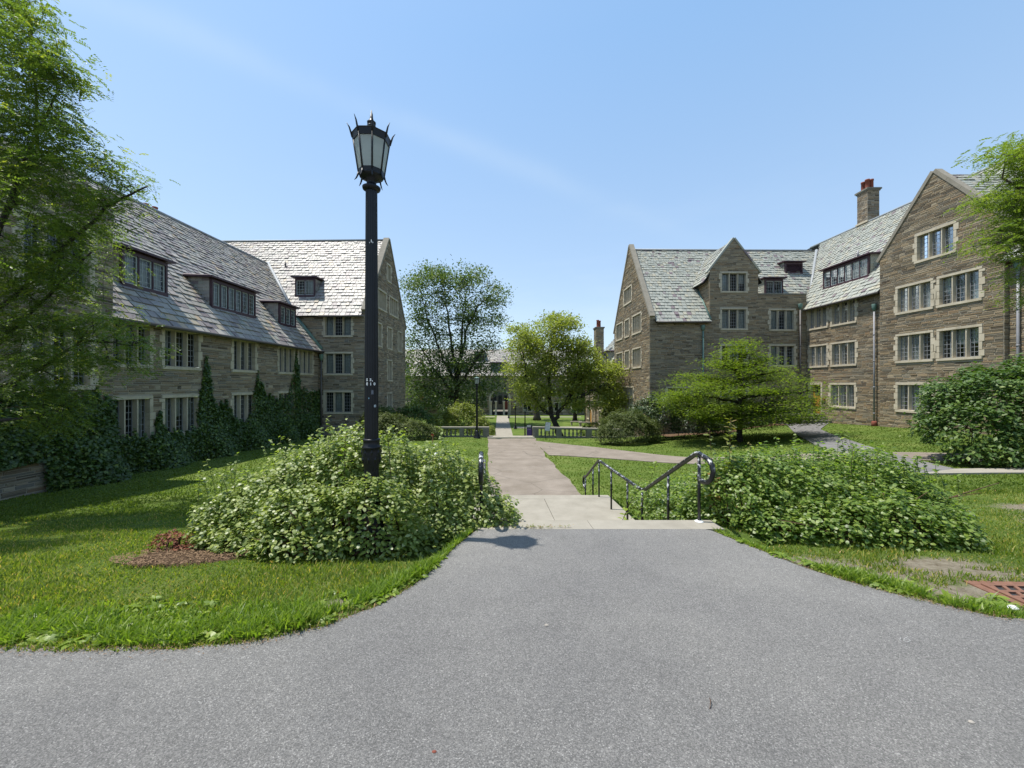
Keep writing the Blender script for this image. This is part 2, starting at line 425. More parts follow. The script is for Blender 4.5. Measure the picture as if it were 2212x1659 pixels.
def npmesh(name, V, F, mats, rnd=None, midx=None, parent=None, smooth=False):
    """V (n,3), F (m,k) with k = 3 or 4"""
    me = bpy.data.meshes.new(name)
    V = np.ascontiguousarray(V, dtype=np.float32); F = np.ascontiguousarray(F, dtype=np.int32)
    m_, k = F.shape
    me.vertices.add(len(V)); me.vertices.foreach_set('co', V.ravel())
    me.loops.add(m_*k); me.loops.foreach_set('vertex_index', F.ravel())
    me.polygons.add(m_)
    me.polygons.foreach_set('loop_start', np.arange(0, m_*k, k, dtype=np.int32))
    try: me.polygons.foreach_set('loop_total', np.full(m_, k, dtype=np.int32))
    except Exception: pass
    if not isinstance(mats, (list, tuple)): mats = [mats]
    for q in mats: me.materials.append(q)
    if midx is not None: me.polygons.foreach_set('material_index', np.asarray(midx, dtype=np.int32))
    if smooth: me.polygons.foreach_set('use_smooth', np.ones(m_, dtype=bool))
    me.update(calc_edges=True)
    if rnd is not None:
        at = me.attributes.new('rnd', 'FLOAT', 'FACE'); at.data.foreach_set('value', np.asarray(rnd, dtype=np.float32))
    o = bpy.data.objects.new(name, me)
    return link(o, parent)

def unit(v):
    return v/np.maximum(np.linalg.norm(v, axis=-1, keepdims=True), 1e-9)
def leaf_arrays(C, size, rng, up=.5, aspect=.6, droop=0.0, axis=None, oval=False, outward=None):
    """one leaf per centre: a diamond (or oval) blade with a fold along its rib"""
    n = len(C)
    N = rng.normal(size=(n, 3)); N = unit(N); N[:, 2] = np.abs(N[:, 2])
    N = unit(N + np.array([0, 0, up]))
    if outward is not None: N = unit(N + outward)
    a = rng.normal(size=(n, 3)) if axis is None else axis
    a = a - N*np.sum(a*N, 1, keepdims=True); a = unit(a)
    a[:, 2] -= droop; a = unit(a)
    b = np.cross(N, a); b = unit(b)
    L = (size*.5)[:, None]; W = L*aspect
    if not oval:
        P0 = C - a*L; P1 = C + b*W + N*L*.12; P2 = C + a*L; P3 = C - b*W + N*L*.12
        V = np.stack([P0, P1, P2, P3], 1).reshape(-1, 3)
        base = np.arange(n)[:, None]*4
        F = (base + np.array([[0, 1, 2, 3]]))
        T = np.concatenate([base+np.array([[0, 1, 2]]), base+np.array([[0, 2, 3]])], 0)
        return V, T, 2
    pts = [C - a*L, C - a*L*.35 + b*W + N*L*.15, C + a*L*.45 + b*W*.8 + N*L*.1, C + a*L - N*L*.1, C + a*L*.45 - b*W*.8 + N*L*.1, C - a*L*.35 - b*W + N*L*.15]
    V = np.stack(pts, 1).reshape(-1, 3)
    base = np.arange(n)[:, None]*6
    T = np.concatenate([base+np.array([[0, 1, 5]]), base+np.array([[1, 2, 5]]), base+np.array([[2, 4, 5]]), base+np.array([[2, 3, 4]])], 0)
    return V, T, 4
def leaves(name, C, size, mat, parent=None, seed=1, rnd=None, kind='stuff', **k):
    r = np.random.default_rng(seed)
    C = np.asarray(C, dtype=float); n = len(C)
    size = np.full(n, size)*r.uniform(.65, 1.3, n) if np.isscalar(size) else size
    V, T, kf = leaf_arrays(C, size, r, **k)
    rn = r.random(n) if rnd is None else rnd
    o = npmesh(name, V, T, mat, rnd=np.tile(rn, kf), parent=parent)
    if kind: o['kind'] = kind
    return o
# ------------------------------------------------------------------ terrain heights (metres; the eye is at 0)
CTRL = np.array([
 (-14.9, 11.0, -3.24), (-14.8, 20, -3.52), (-14.3, 28, -3.80), (-11, 28, -3.85), (-17, 3, -2.7), (-11, 5, -2.55), (-8, 6, -2.45), (-5.5, 3.6, -1.85),
 (-5.5, 5.0, -2.05), (-7, 9, -2.85), (-3.2, 4.6, -1.88), (-1.6, 5, -2.0), (-1.2, 7, -2.55), (-1.3, 9.5, -3.0), (-3.5, 8, -2.75), (-3.5, 12, -3.2), (-6, 16, -3.4), (-3, 20, -3.65),
 (-3, 26, -3.9), (-1.8, 29.5, -4.1), (-7, 29.5, -4.1), (-11, 31, -4.2), (-3.6, 2.6, -1.7), (-8, 2.6, -1.75), (-14, 1.5, -1.9),
 (3.6, 5.2, -1.92), (3.4, 7, -2.45), (3.6, 9.5, -2.85), (3.8, 12, -3.35), (4.5, 16, -3.6), (4.6, 22, -3.85), (5.5, 29.5, -4.2), (9, 29.5, -4.15),
 (6, 3.6, -1.8), (9, 6.8, -2.15), (6.5, 7, -2.25), (5, 3.0, -1.73), (9, 4, -1.85), (14, 10.7, -2.45), (13.2, 13.9, -2.6), (16, 18, -2.65), (23.5, 29, -2.95), (23.5, 22, -2.55), (23.5, 15, -2.45),
 (18, 12, -2.4), (13.4, 23, -3.5), (9, 18, -3.5), (8, 12, -2.95), (11.2, 30.4, -4.05), (16, 30.3, -3.75), (20.5, 30.3, -3.0), (19, 24, -3.0), (10, 24, -3.75), (28, 8, -2.2), (22, 4, -2.0),
 (14, 3, -1.8), (-20, -6, -1.6), (0, -6, -1.3), (25, -6, -1.5), (-22, 20, -3.5), (30, 30, -2.9), (10, 33, -4.2), (0, 33, -4.25)], dtype=float)
def _tps_fit(P):
    n = len(P); d = np.sqrt(((P[:, None, :2]-P[None, :, :2])**2).sum(2))
    K = d*d*np.log(d+1e-6)*0.02; K[np.arange(n), np.arange(n)] += 0.25
    Q = np.hstack([np.ones((n, 1)), P[:, :2]])
    M = np.zeros((n+3, n+3)); M[:n, :n] = K; M[:n, n:] = Q; M[n:, :n] = Q.T
    return np.linalg.solve(M, np.concatenate([P[:, 2], np.zeros(3)]))
_W = _tps_fit(CTRL)
def tps(x, y):
    x = np.clip(x, -24, 32); y = np.clip(y, -7, 33)
    d = np.sqrt((x[..., None]-CTRL[:, 0])**2+(y[..., None]-CTRL[:, 1])**2)
    K = d*d*np.log(d+1e-6)*0.02
    return K@_W[:-3] + _W[-3] + _W[-2]*x + _W[-1]*y
def plane0(y): return -1.53-.058*y
EDGE_X = np.array([-60, -8, -5.0, -3.9, -3.24, -2.66, -2.06, -1.65, -1.30, -1.02, -.82, -.70, -.62, -.50, -.42, 2.42, 2.48, 2.60, 2.72, 2.92, 3.15, 3.42, 3.75, 4.6, 7, 12, 60])
EDGE_Y = np.array([2.5, 2.5, 2.5, 2.46, 2.42, 2.41, 2.43, 2.50, 2.67, 2.95, 3.30, 3.75, 4.15, 4.55, 4.76, 4.76, 4.60, 4.15, 3.72, 3.34, 3.05, 2.82, 2.70, 2.62, 2.6, 2.6, 2.6])
def edge_y(x): return np.interp(x, EDGE_X, EDGE_Y)
SY = np.array([-20, 4.75, 5.05, 6.9, 9.66, 10.9, 12, 20, 29.3, 33]); SZ = np.array([-1.8, -1.806, -1.81, -2.80, -2.80, -3.50, -3.53, -3.78, -4.10, -4.12])
def strip_z(y): return np.interp(y, SY, SZ)
def ax(x0, y): return x0-.062*y                      # the walk's axis leans a little to the left as it goes away
def smooth(a, b, x):
    t = np.clip((x-a)/(b-a), 0, 1); return t*t*(3-2*t)
def terrain(x, y):
    x = np.asarray(x, float); y = np.asarray(y, float)
    x, y = np.broadcast_arrays(x, y)
    z = tps(x, y)
    e = y-edge_y(x)
    z = plane0(y)*(1-smooth(0.0, 1.1, e))+z*smooth(0.0, 1.1, e)
    xs = x+.062*y
    outm = np.maximum(np.maximum(-.15-xs, xs-3.0), 0)
    m = smooth(0.0, .9, outm)
    inside = (y > 4.78) & (y < 30.2)
    z = np.where(inside, (strip_z(y)-.035)*(1-m)+z*m, z)
    gm = smooth(.05, .45, np.maximum(np.maximum(3.84-x, x-5.1), np.maximum(2.66-y, y-3.38)))
    z = (-1.735)*(1-gm)+z*gm
    quad = -5.2-.015*(np.clip(y, 30, 75)-31)
    return np.where(y > 30.35, quad, z)
def tz(x, y): return float(terrain(np.array(x, float), np.array(y, float)))
def G(vx, vy):
    """ground point seen at a place in the photograph's 2212 x 1659 preview"""
    dx = (vx-1106)/831.6; dz = -(vy-829.5)/831.6
    lo = 1.0
    y = lo
    while y < 90:
        if dz*y < tz(dx*y, y): break
        y += .1
    a, b = y-.1, y
    for _ in range(12):
        c = (a+b)/2
        if dz*c < tz(dx*c, c): b = c
        else: a = c
    return (dx*b, b)
def in_poly(x, y, poly):
    c = np.zeros(x.shape, bool); n = len(poly)
    for i in range(n):
        x1, y1 = poly[i]; x2, y2 = poly[(i+1) % n]
        if y1 == y2: continue
        k = ((y1 > y) != (y2 > y)) & (x < (x2-x1)*(y-y1)/(y2-y1)+x1)
        c ^= k
    return c

DRY = [(3.0, 3.85, .34), (3.9, 3.05, .36), (4.25, 3.75, .4), (3.4, 3.5, .2), (3.5, 3.15, .22), (8.6, 5.6, .6), (9.2, 6.6, .45), (2.85, 3.95, .2), (-1.35, 2.95, .12)]
xs_ = np.concatenate([[-900, -300, -90, -50, -32, -26], np.arange(-22, 26.01, .24), [28, 32, 45, 90, 300, 900]])
ys_ = np.concatenate([[-300, -60, -20, -8, -3, 0], np.arange(1.6, 8, .16), np.arange(8, 30.3, .3), [30.34, 30.36, 31], np.arange(33, 80, 3), [100, 160, 400, 1500]])
XX, YY = np.meshgrid(xs_, ys_)
ZZ = terrain(XX, YY)
near = (YY > 2.4) & (YY < 12) & (YY > edge_y(XX)+.15)
ZZ = ZZ + np.where(near, (np.sin(XX*3.1+1.3*YY)*np.cos(YY*2.7-XX))*.012, 0)
V = np.stack([XX, YY, ZZ], -1).reshape(-1, 3)
nx, ny = len(xs_), len(ys_)
ii, jj = np.meshgrid(np.arange(nx-1), np.arange(ny-1))
b0 = (jj*nx+ii).ravel()
F = np.stack([b0, b0+1, b0+nx+1, b0+nx], 1)
ground = npmesh("ground", V, F, LAWN, smooth=False)
ground.data.polygons.foreach_set('use_smooth', [True]*len(F))
dryv = np.zeros(len(V))
for (x, y, r) in DRY:
    dryv = np.maximum(dryv, np.exp(-((V[:, 0]-x)**2*.5+(V[:, 1]-y)**2*1.4)/(r*r)))
dryv = np.maximum(dryv, .55*np.exp(-np.maximum(V[:, 1]-edge_y(V[:, 0]), 0)/.12)*(V[:, 1] < 6))
at = ground.data.attributes.new('dry', 'FLOAT', 'POINT'); at.data.foreach_set('value', dryv.astype(np.float32))
tag(ground, kind='structure')

def sheet(name, mat, rows, zf, parent=None, thick=.03):
    """a sheet from rows of (left point, right point); zf gives the height"""
    mb = MB(); nseg = 10
    grid = []
    for (a, b) in rows:
        grid.append([(a[0]+(b[0]-a[0])*k/nseg, a[1]+(b[1]-a[1])*k/nseg) for k in range(nseg+1)])
    vs = []; fs = []
    for g_ in grid:
        for (x, y) in g_: vs.append((x, y, zf(x, y)))
    w = nseg+1
    for i in range(len(grid)-1):
        for k in range(nseg):
            fs.append((i*w+k, i*w+k+1, (i+1)*w+k+1, (i+1)*w+k))
    # skirts
    n0 = len(vs)
    ring = [i*w for i in range(len(grid))] + [(len(grid)-1)*w+k for k in range(1, w)] + [i*w+w-1 for i in range(len(grid)-2, -1, -1)] + [k for k in range(w-2, 0, -1)]
    for i in ring: vs.append((vs[i][0], vs[i][1], vs[i][2]-.12))
    for q in range(len(ring)):
        q2 = (q+1) % len(ring)
        fs.append((ring[q], ring[q2], n0+q2, n0+q))
    mb.raw(vs, fs, 0, 0, False)
    o = mb.build(name, mat, parent)
    return tag(o, kind='structure')
# the foreground road and its spur to the steps
cx = np.concatenate([np.linspace(-40, -4, 10), np.arange(-3.8, 4.2, .06), np.linspace(4.6, 40, 10)])
r_ = np.random.default_rng(3)
mb = MB(); vs = []; fs = []
ye = edge_y(cx)+np.where((cx > -4.5) & (cx < 4.8) & ((cx < -.45) | (cx > 2.45)), np.convolve(r_.normal(0, .03, len(cx)), [.3, .4, .3], 'same'), 0)
fr = [0, .35, .7, 1.0]
for x, y1 in zip(cx, ye):
    for f_ in fr:
        y = -14+(y1+14)*f_
        vs.append((x, y, plane0(y)+.012))
    vs.append((x, y1, plane0(y1)-.08))
for i in range(len(cx)-1):
    for k in range(4): fs.append((i*5+k, (i+1)*5+k, (i+1)*5+k+1, i*5+k+1))
mb.raw(vs, fs, 0, 0); road = tag(mb.build("road", ASPH), kind='structure')
def P2(x0, y): return (ax(x0, y), y)
# lower walk
LP = np.arange(10.95, 29.31, .6)
def wl(y, s): return .05*sin(y*1.7+s)+.03*sin(y*4.1+2*s)
path = sheet("path", OLDASPH, [(P2(.0+wl(y, 0)*.5, y), P2(3.02+wl(y, 2)+(.55*max(0, (y-20)/9) if y > 20 else 0), y)) for y in LP], lambda x, y: float(strip_z(y)))
# branch of the walk towards the right-hand lawn
lo = [G(1186, 984), G(1230, 986), G(1300, 990), G(1380, 996), G(1450, 1001), G(1500, 1003)]
up = [G(1150, 952), G(1200, 958), G(1290, 967), G(1380, 978), G(1450, 986), G(1510, 990)]
def fine(A_, n=5):
    o = []
    for i in range(len(A_)-1):
        for k in range(n): o.append(tuple(A_[i][j]+(A_[i+1][j]-A_[i][j])*k/n for j in range(2)))
    o.append(A_[-1]); return o
flo = fine(lo); fup = fine(up)
flo = flo + [(flo[-1][0]+.9*k, flo[-1][1]-.55*k) for k in range(1, 9)]
fup = fup + [(fup[-1][0]+.9*k, fup[-1][1]-.55*k) for k in range(1, 9)]
side = sheet("side_path", OLDASPH, list(zip(fup, flo)), lambda x, y: tz(x, y)+.03)
SIDEPOLY = fup + flo[::-1]
# walk up to the door of the right-hand hall
la = [G(1700, 918), G(1722, 940), G(1760, 962), G(1810, 978), G(1860, 995), G(1930, 1012), G(1985, 1028)]
lb = [G(1790, 915), G(1772, 928), G(1800, 940), G(1850, 957), G(1905, 975), G(1960, 990), G(2060, 1014)]
la = [(la[0][0]+.2, la[0][1]+1.5)] + la; lb = [(lb[0][0]+.2, lb[0][1]+1.0)] + lb
fla = fine(la); flb = fine(lb)
walk = sheet("door_path", SIDEASPH, list(zip(fla, flb)), lambda x, y: tz(x, y)+.035)
WALKPOLY = fla + flb[::-1]
c1, c2, c3, c4 = G(1985, 1027), G(2060, 1016), G(2212, 1020), G(2212, 1034)
c3 = (c3[0]+6, c3[1]-.5); c4 = (c4[0]+6, c4[1]-.5)
slabs = sheet("concrete_walk", CONC, [((c1[0]+(c4[0]-c1[0])*k/14, c1[1]+(c4[1]-c1[1])*k/14), (c2[0]+(c3[0]-c2[0])*k/14, c2[1]+(c3[1]-c2[1])*k/14)) for k in range(15)], lambda x, y: tz(x, y)+.05)
SLABPOLY = [c1, c4, c3, c2]

# steps and landings in pale concrete
def obox(mb, x0, x1, y0, y1, z0, z1, m=0):
    c = [(ax(x0, y0), y0, z0), (ax(x1, y0), y0, z0), (ax(x1, y1), y1, z0), (ax(x0, y1), y1, z0), (ax(x0, y0), y0, z1), (ax(x1, y0), y0, z1), (ax(x1, y1), y1, z1), (ax(x0, y1), y1, z1)]
    mb.raw(c, [(4, 5, 6, 7), (0, 1, 5, 4), (1, 2, 6, 5), (2, 3, 7, 6), (3, 0, 4, 7), (3, 2, 1, 0)], m)
stair = bpy.data.objects.new("stairs", None); link(stair); stair.location = (1.2, 5, -1.8); tag(stair, kind='structure')
def spart(name, *a):
    mb = MB(); obox(mb, *a)
    o = mb.build(name, CONC); o.parent = stair; o.matrix_parent_inverse = Matrix.Translation((-1.2, -5, 1.8))
    return o
spart("top_landing", -.45, 1.30, 4.765, 5.08, -2.2, -1.795)
spart("top_landing", 1.306, 2.93, 4.765, 5.08, -2.2, -1.795)
for k in range(5):
    y0 = 5.083+k*.36; z1 = -1.795-(k+1)*.1675
    spart("step", -.28, 2.86, y0, y0+.357, z1-.5, z1)
spart("landing_slab", -.35, 1.36, 6.886, 9.38, -3.2, -2.797)
spart("landing_slab", 1.372, 3.02, 6.886, 9.38, -3.2, -2.797)
spart("landing_edge", -.35, 3.02, 9.388, 9.70, -3.3, -2.797)
for k in range(3):
    y0 = 9.703+k*.32; z1 = -2.797-(k+1)*.175
    spart("step", -.35, 3.02, y0, y0+.317, z1-.5, z1)
# threshold slab between the balustrades, steps down into the quadrangle
spart("threshold", -.05+1.8-1.8, 3.55, 29.32, 30.35, -4.6, -4.07)
for k in range(6):
    y0 = 30.353+k*.32; z1 = -4.07-(k+1)*.17
    spart("step", .1, 3.5, y0, y0+.317, z1-.9, z1)
# quadrangle walks
def qz(x, y): return tz(x, y)+.03
sheet("quad_path", CONC, [((-1.78-.032*(y-40), y), (.08-.028*(y-40), y)) for y in np.linspace(32.2, 70, 14)], qz)
sheet("quad_path", CONC, [((x, 47.2), (x, 49.3)) for x in np.linspace(.2, 22, 10)], qz)
sheet("quad_path", CONC, [((x, 66.5), (x, 68.2)) for x in np.linspace(-24, -3.0, 10)], qz)
sheet("quad_path", CONC, [((x, 66.0), (x, 67.6)) for x in np.linspace(-.7, 12, 10)], qz)
# mulch beds
def blob(name, mat, cx_, cy_, rx, ry, dz=.012, n=26, seed=0):
    rr = np.random.default_rng(seed); mb = MB()
    ring = [(cx_+rx*cos(2*pi*k/n)*(1+rr.uniform(-.15, .15)), cy_+ry*sin(2*pi*k/n)*(1+rr.uniform(-.15, .15))) for k in range(n)]
    vs = []; fs = []
    for j, f_ in enumerate((0.05, .35, .68, 1.0)):
        for (x, y) in ring:
            px, py = cx_+(x-cx_)*f_, cy_+(y-cy_)*f_
            vs.append((px, py, tz(px, py)+(dz+.03 if j < 3 else -.01)))
    for j in range(3):
        for k in range(n):
            k2 = (k+1) % n; fs.append((j*n+k, (j+1)*n+k, (j+1)*n+k2, j*n+k2))
    fs.append(tuple(range(n)))
    mb.raw(vs, fs, 0, 0, True); return tag(mb.build(name, mat), kind='structure')
blob("mulch_bed", MULCH, -3.55, 4.18, .66, .36, seed=2)
MULCHES = [(-3.55, 4.18, .6, .31)]
mb = MB(); vs = []; fs = []
for k in range(15):
    x = 11.6+k*.76
    for y in (28.6+.5*sin(k*.9)+max(0, (k-9))*.12, 29.6, 30.55):
        vs.append((x, y, tz(x, min(y, 30.3))+.03))
for k in range(14):
    for j in range(2): fs.append((k*3+j, (k+1)*3+j, (k+1)*3+j+1, k*3+j+1))
mb.raw(vs, fs, 0, 0, True); tag(mb.build("mulch_bed", MULCH), kind='structure')
# ------------------------------------------------------------------ building kit
class Plane:
    def __init__(s, O, U, V, N):
        s.O = Vector(O); s.U = Vector(U).normalized(); s.V = Vector(V).normalized(); s.N = Vector(N).normalized()
    def __call__(s, u, v, d=0.0):
        return tuple(s.O+s.U*u+s.V*v+s.N*d)
def crossings(poly, v):
    xs = []
    n = len(poly)
    for i in range(n):
        (a, b), (c, d) = poly[i], poly[(i+1) % n]
        if (b > v) != (d > v): xs.append(a+(c-a)*(v-b)/(d-b))
    return xs
def bands(polys):
    vs = sorted({round(p[1], 5) for q in polys for p in q})
    out = []
    for a, b in zip(vs[:-1], vs[1:]):
        if b-a < 1e-4: continue
        e = (b-a)*1e-3
        lo_ = sorted(x for q in polys for x in crossings(q, a+e)); hi = sorted(x for q in polys for x in crossings(q, b-e))
        for k in range(0, min(len(lo_), len(hi))-1, 2):
            out.append((a, b, lo_[k], lo_[k+1], hi[k], hi[k+1]))
    return out
def rect(u0, u1, v0, v1): return [(u0, v0), (u1, v0), (u1, v1), (u0, v1)]
def subtract(iv, cuts):
    for (c0, c1) in cuts:
        nw = []
        for (a, b) in iv:
            if c1 <= a or c0 >= b: nw.append((a, b)); continue
            if c0 > a: nw.append((a, c0))
            if c1 < b: nw.append((c1, b))
        iv = nw
    return iv
def courses(poly, holes, r, hmin=.055, hmax=.22, lmin=.22, lmax=.75, base=None):
    """irregular coursed rubble: (u0, u1, v0, v1)"""
    v = min(p[1] for p in poly) if base is None else base
    top = max(p[1] for p in poly); out = []
    while v < top:
        h = r.choice([.07, .09, .11, .14, .18, .21], p=[.22, .25, .21, .16, .1, .06])*r.uniform(.9, 1.1)*(hmax/.22)
        vm = v+h*.5
        xs = sorted(crossings(poly, vm))
        iv = [(xs[i], xs[i+1]) for i in range(0, len(xs)-1, 2)]
        iv = subtract(iv, [(hh[0]-.0, hh[1]+.0) for hh in holes if hh[2]-h*.3 < vm < hh[3]+h*.3])
        for (a, b) in iv:
            u = a
            while u < b-.03:
                L = r.uniform(lmin, lmax)*(1.25 if h < .12 else .85)
                if b-(u+L) < lmin*.6: L = b-u
                j = .011
                if h > .15 and r.random() < .55:
                    q = r.uniform(.35, .65)*h
                    out.append((u+j, u+L-j, v+j, v+q-j*.5)); out.append((u+j, u+L-j, v+q+j*.5, v+h-j))
                else:
                    out.append((u+j, u+L-j, v+j, v+h-j))
                u += L
        v += h
    return out
UNITBOX = {}
def unit_box(mat, key, bev=.12, wedge=False):
    if (key) in UNITBOX: return UNITBOX[key]
    mb = MB()
    if not wedge:
        c = [(-.5, -.5, 0), (.5, -.5, 0), (.5, .5, 0), (-.5, .5, 0), (-.5+.03, -.5+bev, 1), (.5-.03, -.5+bev, 1), (.5-.03, .5-bev, 1), (-.5+.03, .5-bev, 1)]
    else:
        c = [(-.5, -.5, 0), (.5, -.5, 0), (.5, .5, 0), (-.5, .5, 0), (-.5, -.5, 1), (.5, -.5, 1), (.5, .5, .25), (-.5, .5, .25)]
    mb.raw(c, [(4, 5, 6, 7), (0, 1, 5, 4), (1, 2, 6, 5), (2, 3, 7, 6), (3, 0, 4, 7)], 0, 0)
    o = mb.build(key, mat); me = o.data; bpy.data.objects.remove(o); me.name = key
    UNITBOX[key] = me
    return me
def view_size(p, w):
    """rough size in the picture of a piece w metres long"""
    y = p[1]
    if y < .5: return 0
    a = abs(p[0]/y); b = abs(p[2]/y)
    return w/y*385 if a < 1.32 and b < 1.0 else 0
def pieces(kind, plane, items, mat, parent, n_single, wedge=False, dep=.02, seed=0, only=None):
    """n_single pieces that show largest become parts of their own, the rest one joined part"""
    r = np.random.default_rng(seed)
    items = [(it, r.random(), dep*r.uniform(.45, 1.3)) for it in items]
    sc = []
    for k, (it, q, d) in enumerate(items):
        p = plane((it[0]+it[1])/2, (it[2]+it[3])/2)
        ok = view_size(p, (it[1]-it[0]))
        if only and not only(p, it): ok = 0
        sc.append(ok)
    order = np.argsort(-np.array(sc)) if n_single else []
    single = set(int(k) for k in order[:n_single] if sc[int(k)] > 0)
    mb = MB()
    me = unit_box(mat, kind+"_block"+mat.name, wedge=wedge) if single else None
    R = Matrix((plane.U, plane.V, plane.N)).transposed().to_4x4()
    for k, (it, q, d) in enumerate(items):
        u0, u1, v0, v1 = it[:4]
        if k in single:
            o = bpy.data.objects.new(kind, me)
            o.matrix_world = Matrix.Translation(plane((u0+u1)/2, (v0+v1)/2, 0)) @ R @ Matrix.Diagonal((u1-u0, v1-v0, d, 1))
            COL.objects.link(o); o.parent = parent
            continue
        if not wedge:
            bv = min(.008, (v1-v0)*.2)
            c = [plane(u0, v0, 0), plane(u1, v0, 0), plane(u1, v1, 0), plane(u0, v1, 0), plane(u0+bv, v0+bv, d), plane(u1-bv, v0+bv, d), plane(u1-bv, v1-bv, d), plane(u0+bv, v1-bv, d)]
        else:
            c = [plane(u0, v0, 0), plane(u1, v0, 0), plane(u1, v1, 0), plane(u0, v1, 0), plane(u0, v0, d), plane(u1, v0, d), plane(u1, v1, d*.25), plane(u0, v1, d*.25)]
        mb.raw(c, [(4, 5, 6, 7), (0, 1, 5, 4), (1, 2, 6, 5), (2, 3, 7, 6), (3, 0, 4, 7)], 0, q)
    if mb.f:
        o = mb.build("stonework" if kind == "stone" else "slate_courses", mat, parent)
        o['kind'] = 'stuff'
def wall(parent, plane, poly, wins, mat, n_single=0, seed=0, thick=None, scale=1.0, only=None, name="wall"):
    """mortared backing with real openings, and stones laid proud of it. wins: outer frame rects"""
    holes = [(w[0], w[1], w[2], w[3]) for w in wins]
    mb = MB()
    inner = [rect(h[0]+.05, h[1]-.05, h[2]+.05, h[3]-.05) for h in holes]
    for (a, b, l0, l1, h0, h1) in bands([poly]+inner):
        mb.face([plane(l0, a), plane(l1, a), plane(h1, b), plane(h0, b)], 0, .5)
    w = mb.build(name, MORTAR, parent)
    r = np.random.default_rng(seed+11)
    it = courses(poly, holes, r, lmin=.20*scale, lmax=.72*scale, hmax=.19*scale)
    pieces("stone", plane, it, mat, w, n_single, dep=.022, seed=seed, only=only)
    return w
def roof(parent, plane, poly, mat, n_single=0, seed=0, w0=.20, w1=.42, e0=.30, e1=.17, only=None, name="roof"):
    """slates in courses that get smaller towards the ridge"""
    mb = MB()
    for (a, b, l0, l1, h0, h1) in bands([poly]):
        mb.face([plane(l0, a, -.03), plane(l1, a, -.03), plane(h1, b, -.03), plane(h0, b, -.03)], 0, .5)
        mb.face([plane(h0, b, -.12), plane(h1, b, -.12), plane(l1, a, -.12), plane(l0, a, -.12)], 0, .5)
    w = mb.build(name, UNDER, parent)
    r = np.random.default_rng(seed+5)
    vmin = min(p[1] for p in poly); vmax = max(p[1] for p in poly)
    it = []; v = vmin
    while v < vmax-.02:
        f_ = (v-vmin)/(vmax-vmin)
        e = (e0+(e1-e0)*f_)*r.uniform(.94, 1.05)
        vt = min(v+e, vmax)
        xs = sorted(crossings(poly, min((v+vt)/2, vmax-1e-3)))
        for k in range(0, len(xs)-1, 2):
            a, b = xs[k], xs[k+1]
            u = a-r.uniform(0, w0)
            while u < b:
                ww = r.uniform(w0, w1)*(1-.25*f_)
                ua, ub = max(u, a), min(u+ww, b)
                if ub-ua > .05:
                    it.append((ua+.013, ub-.013, v-r.uniform(.0, .018), vt+.03))
                u += ww
        v = vt
    pieces("slate", plane, it, mat, w, n_single, wedge=True, dep=.062, seed=seed, only=only)
    return w

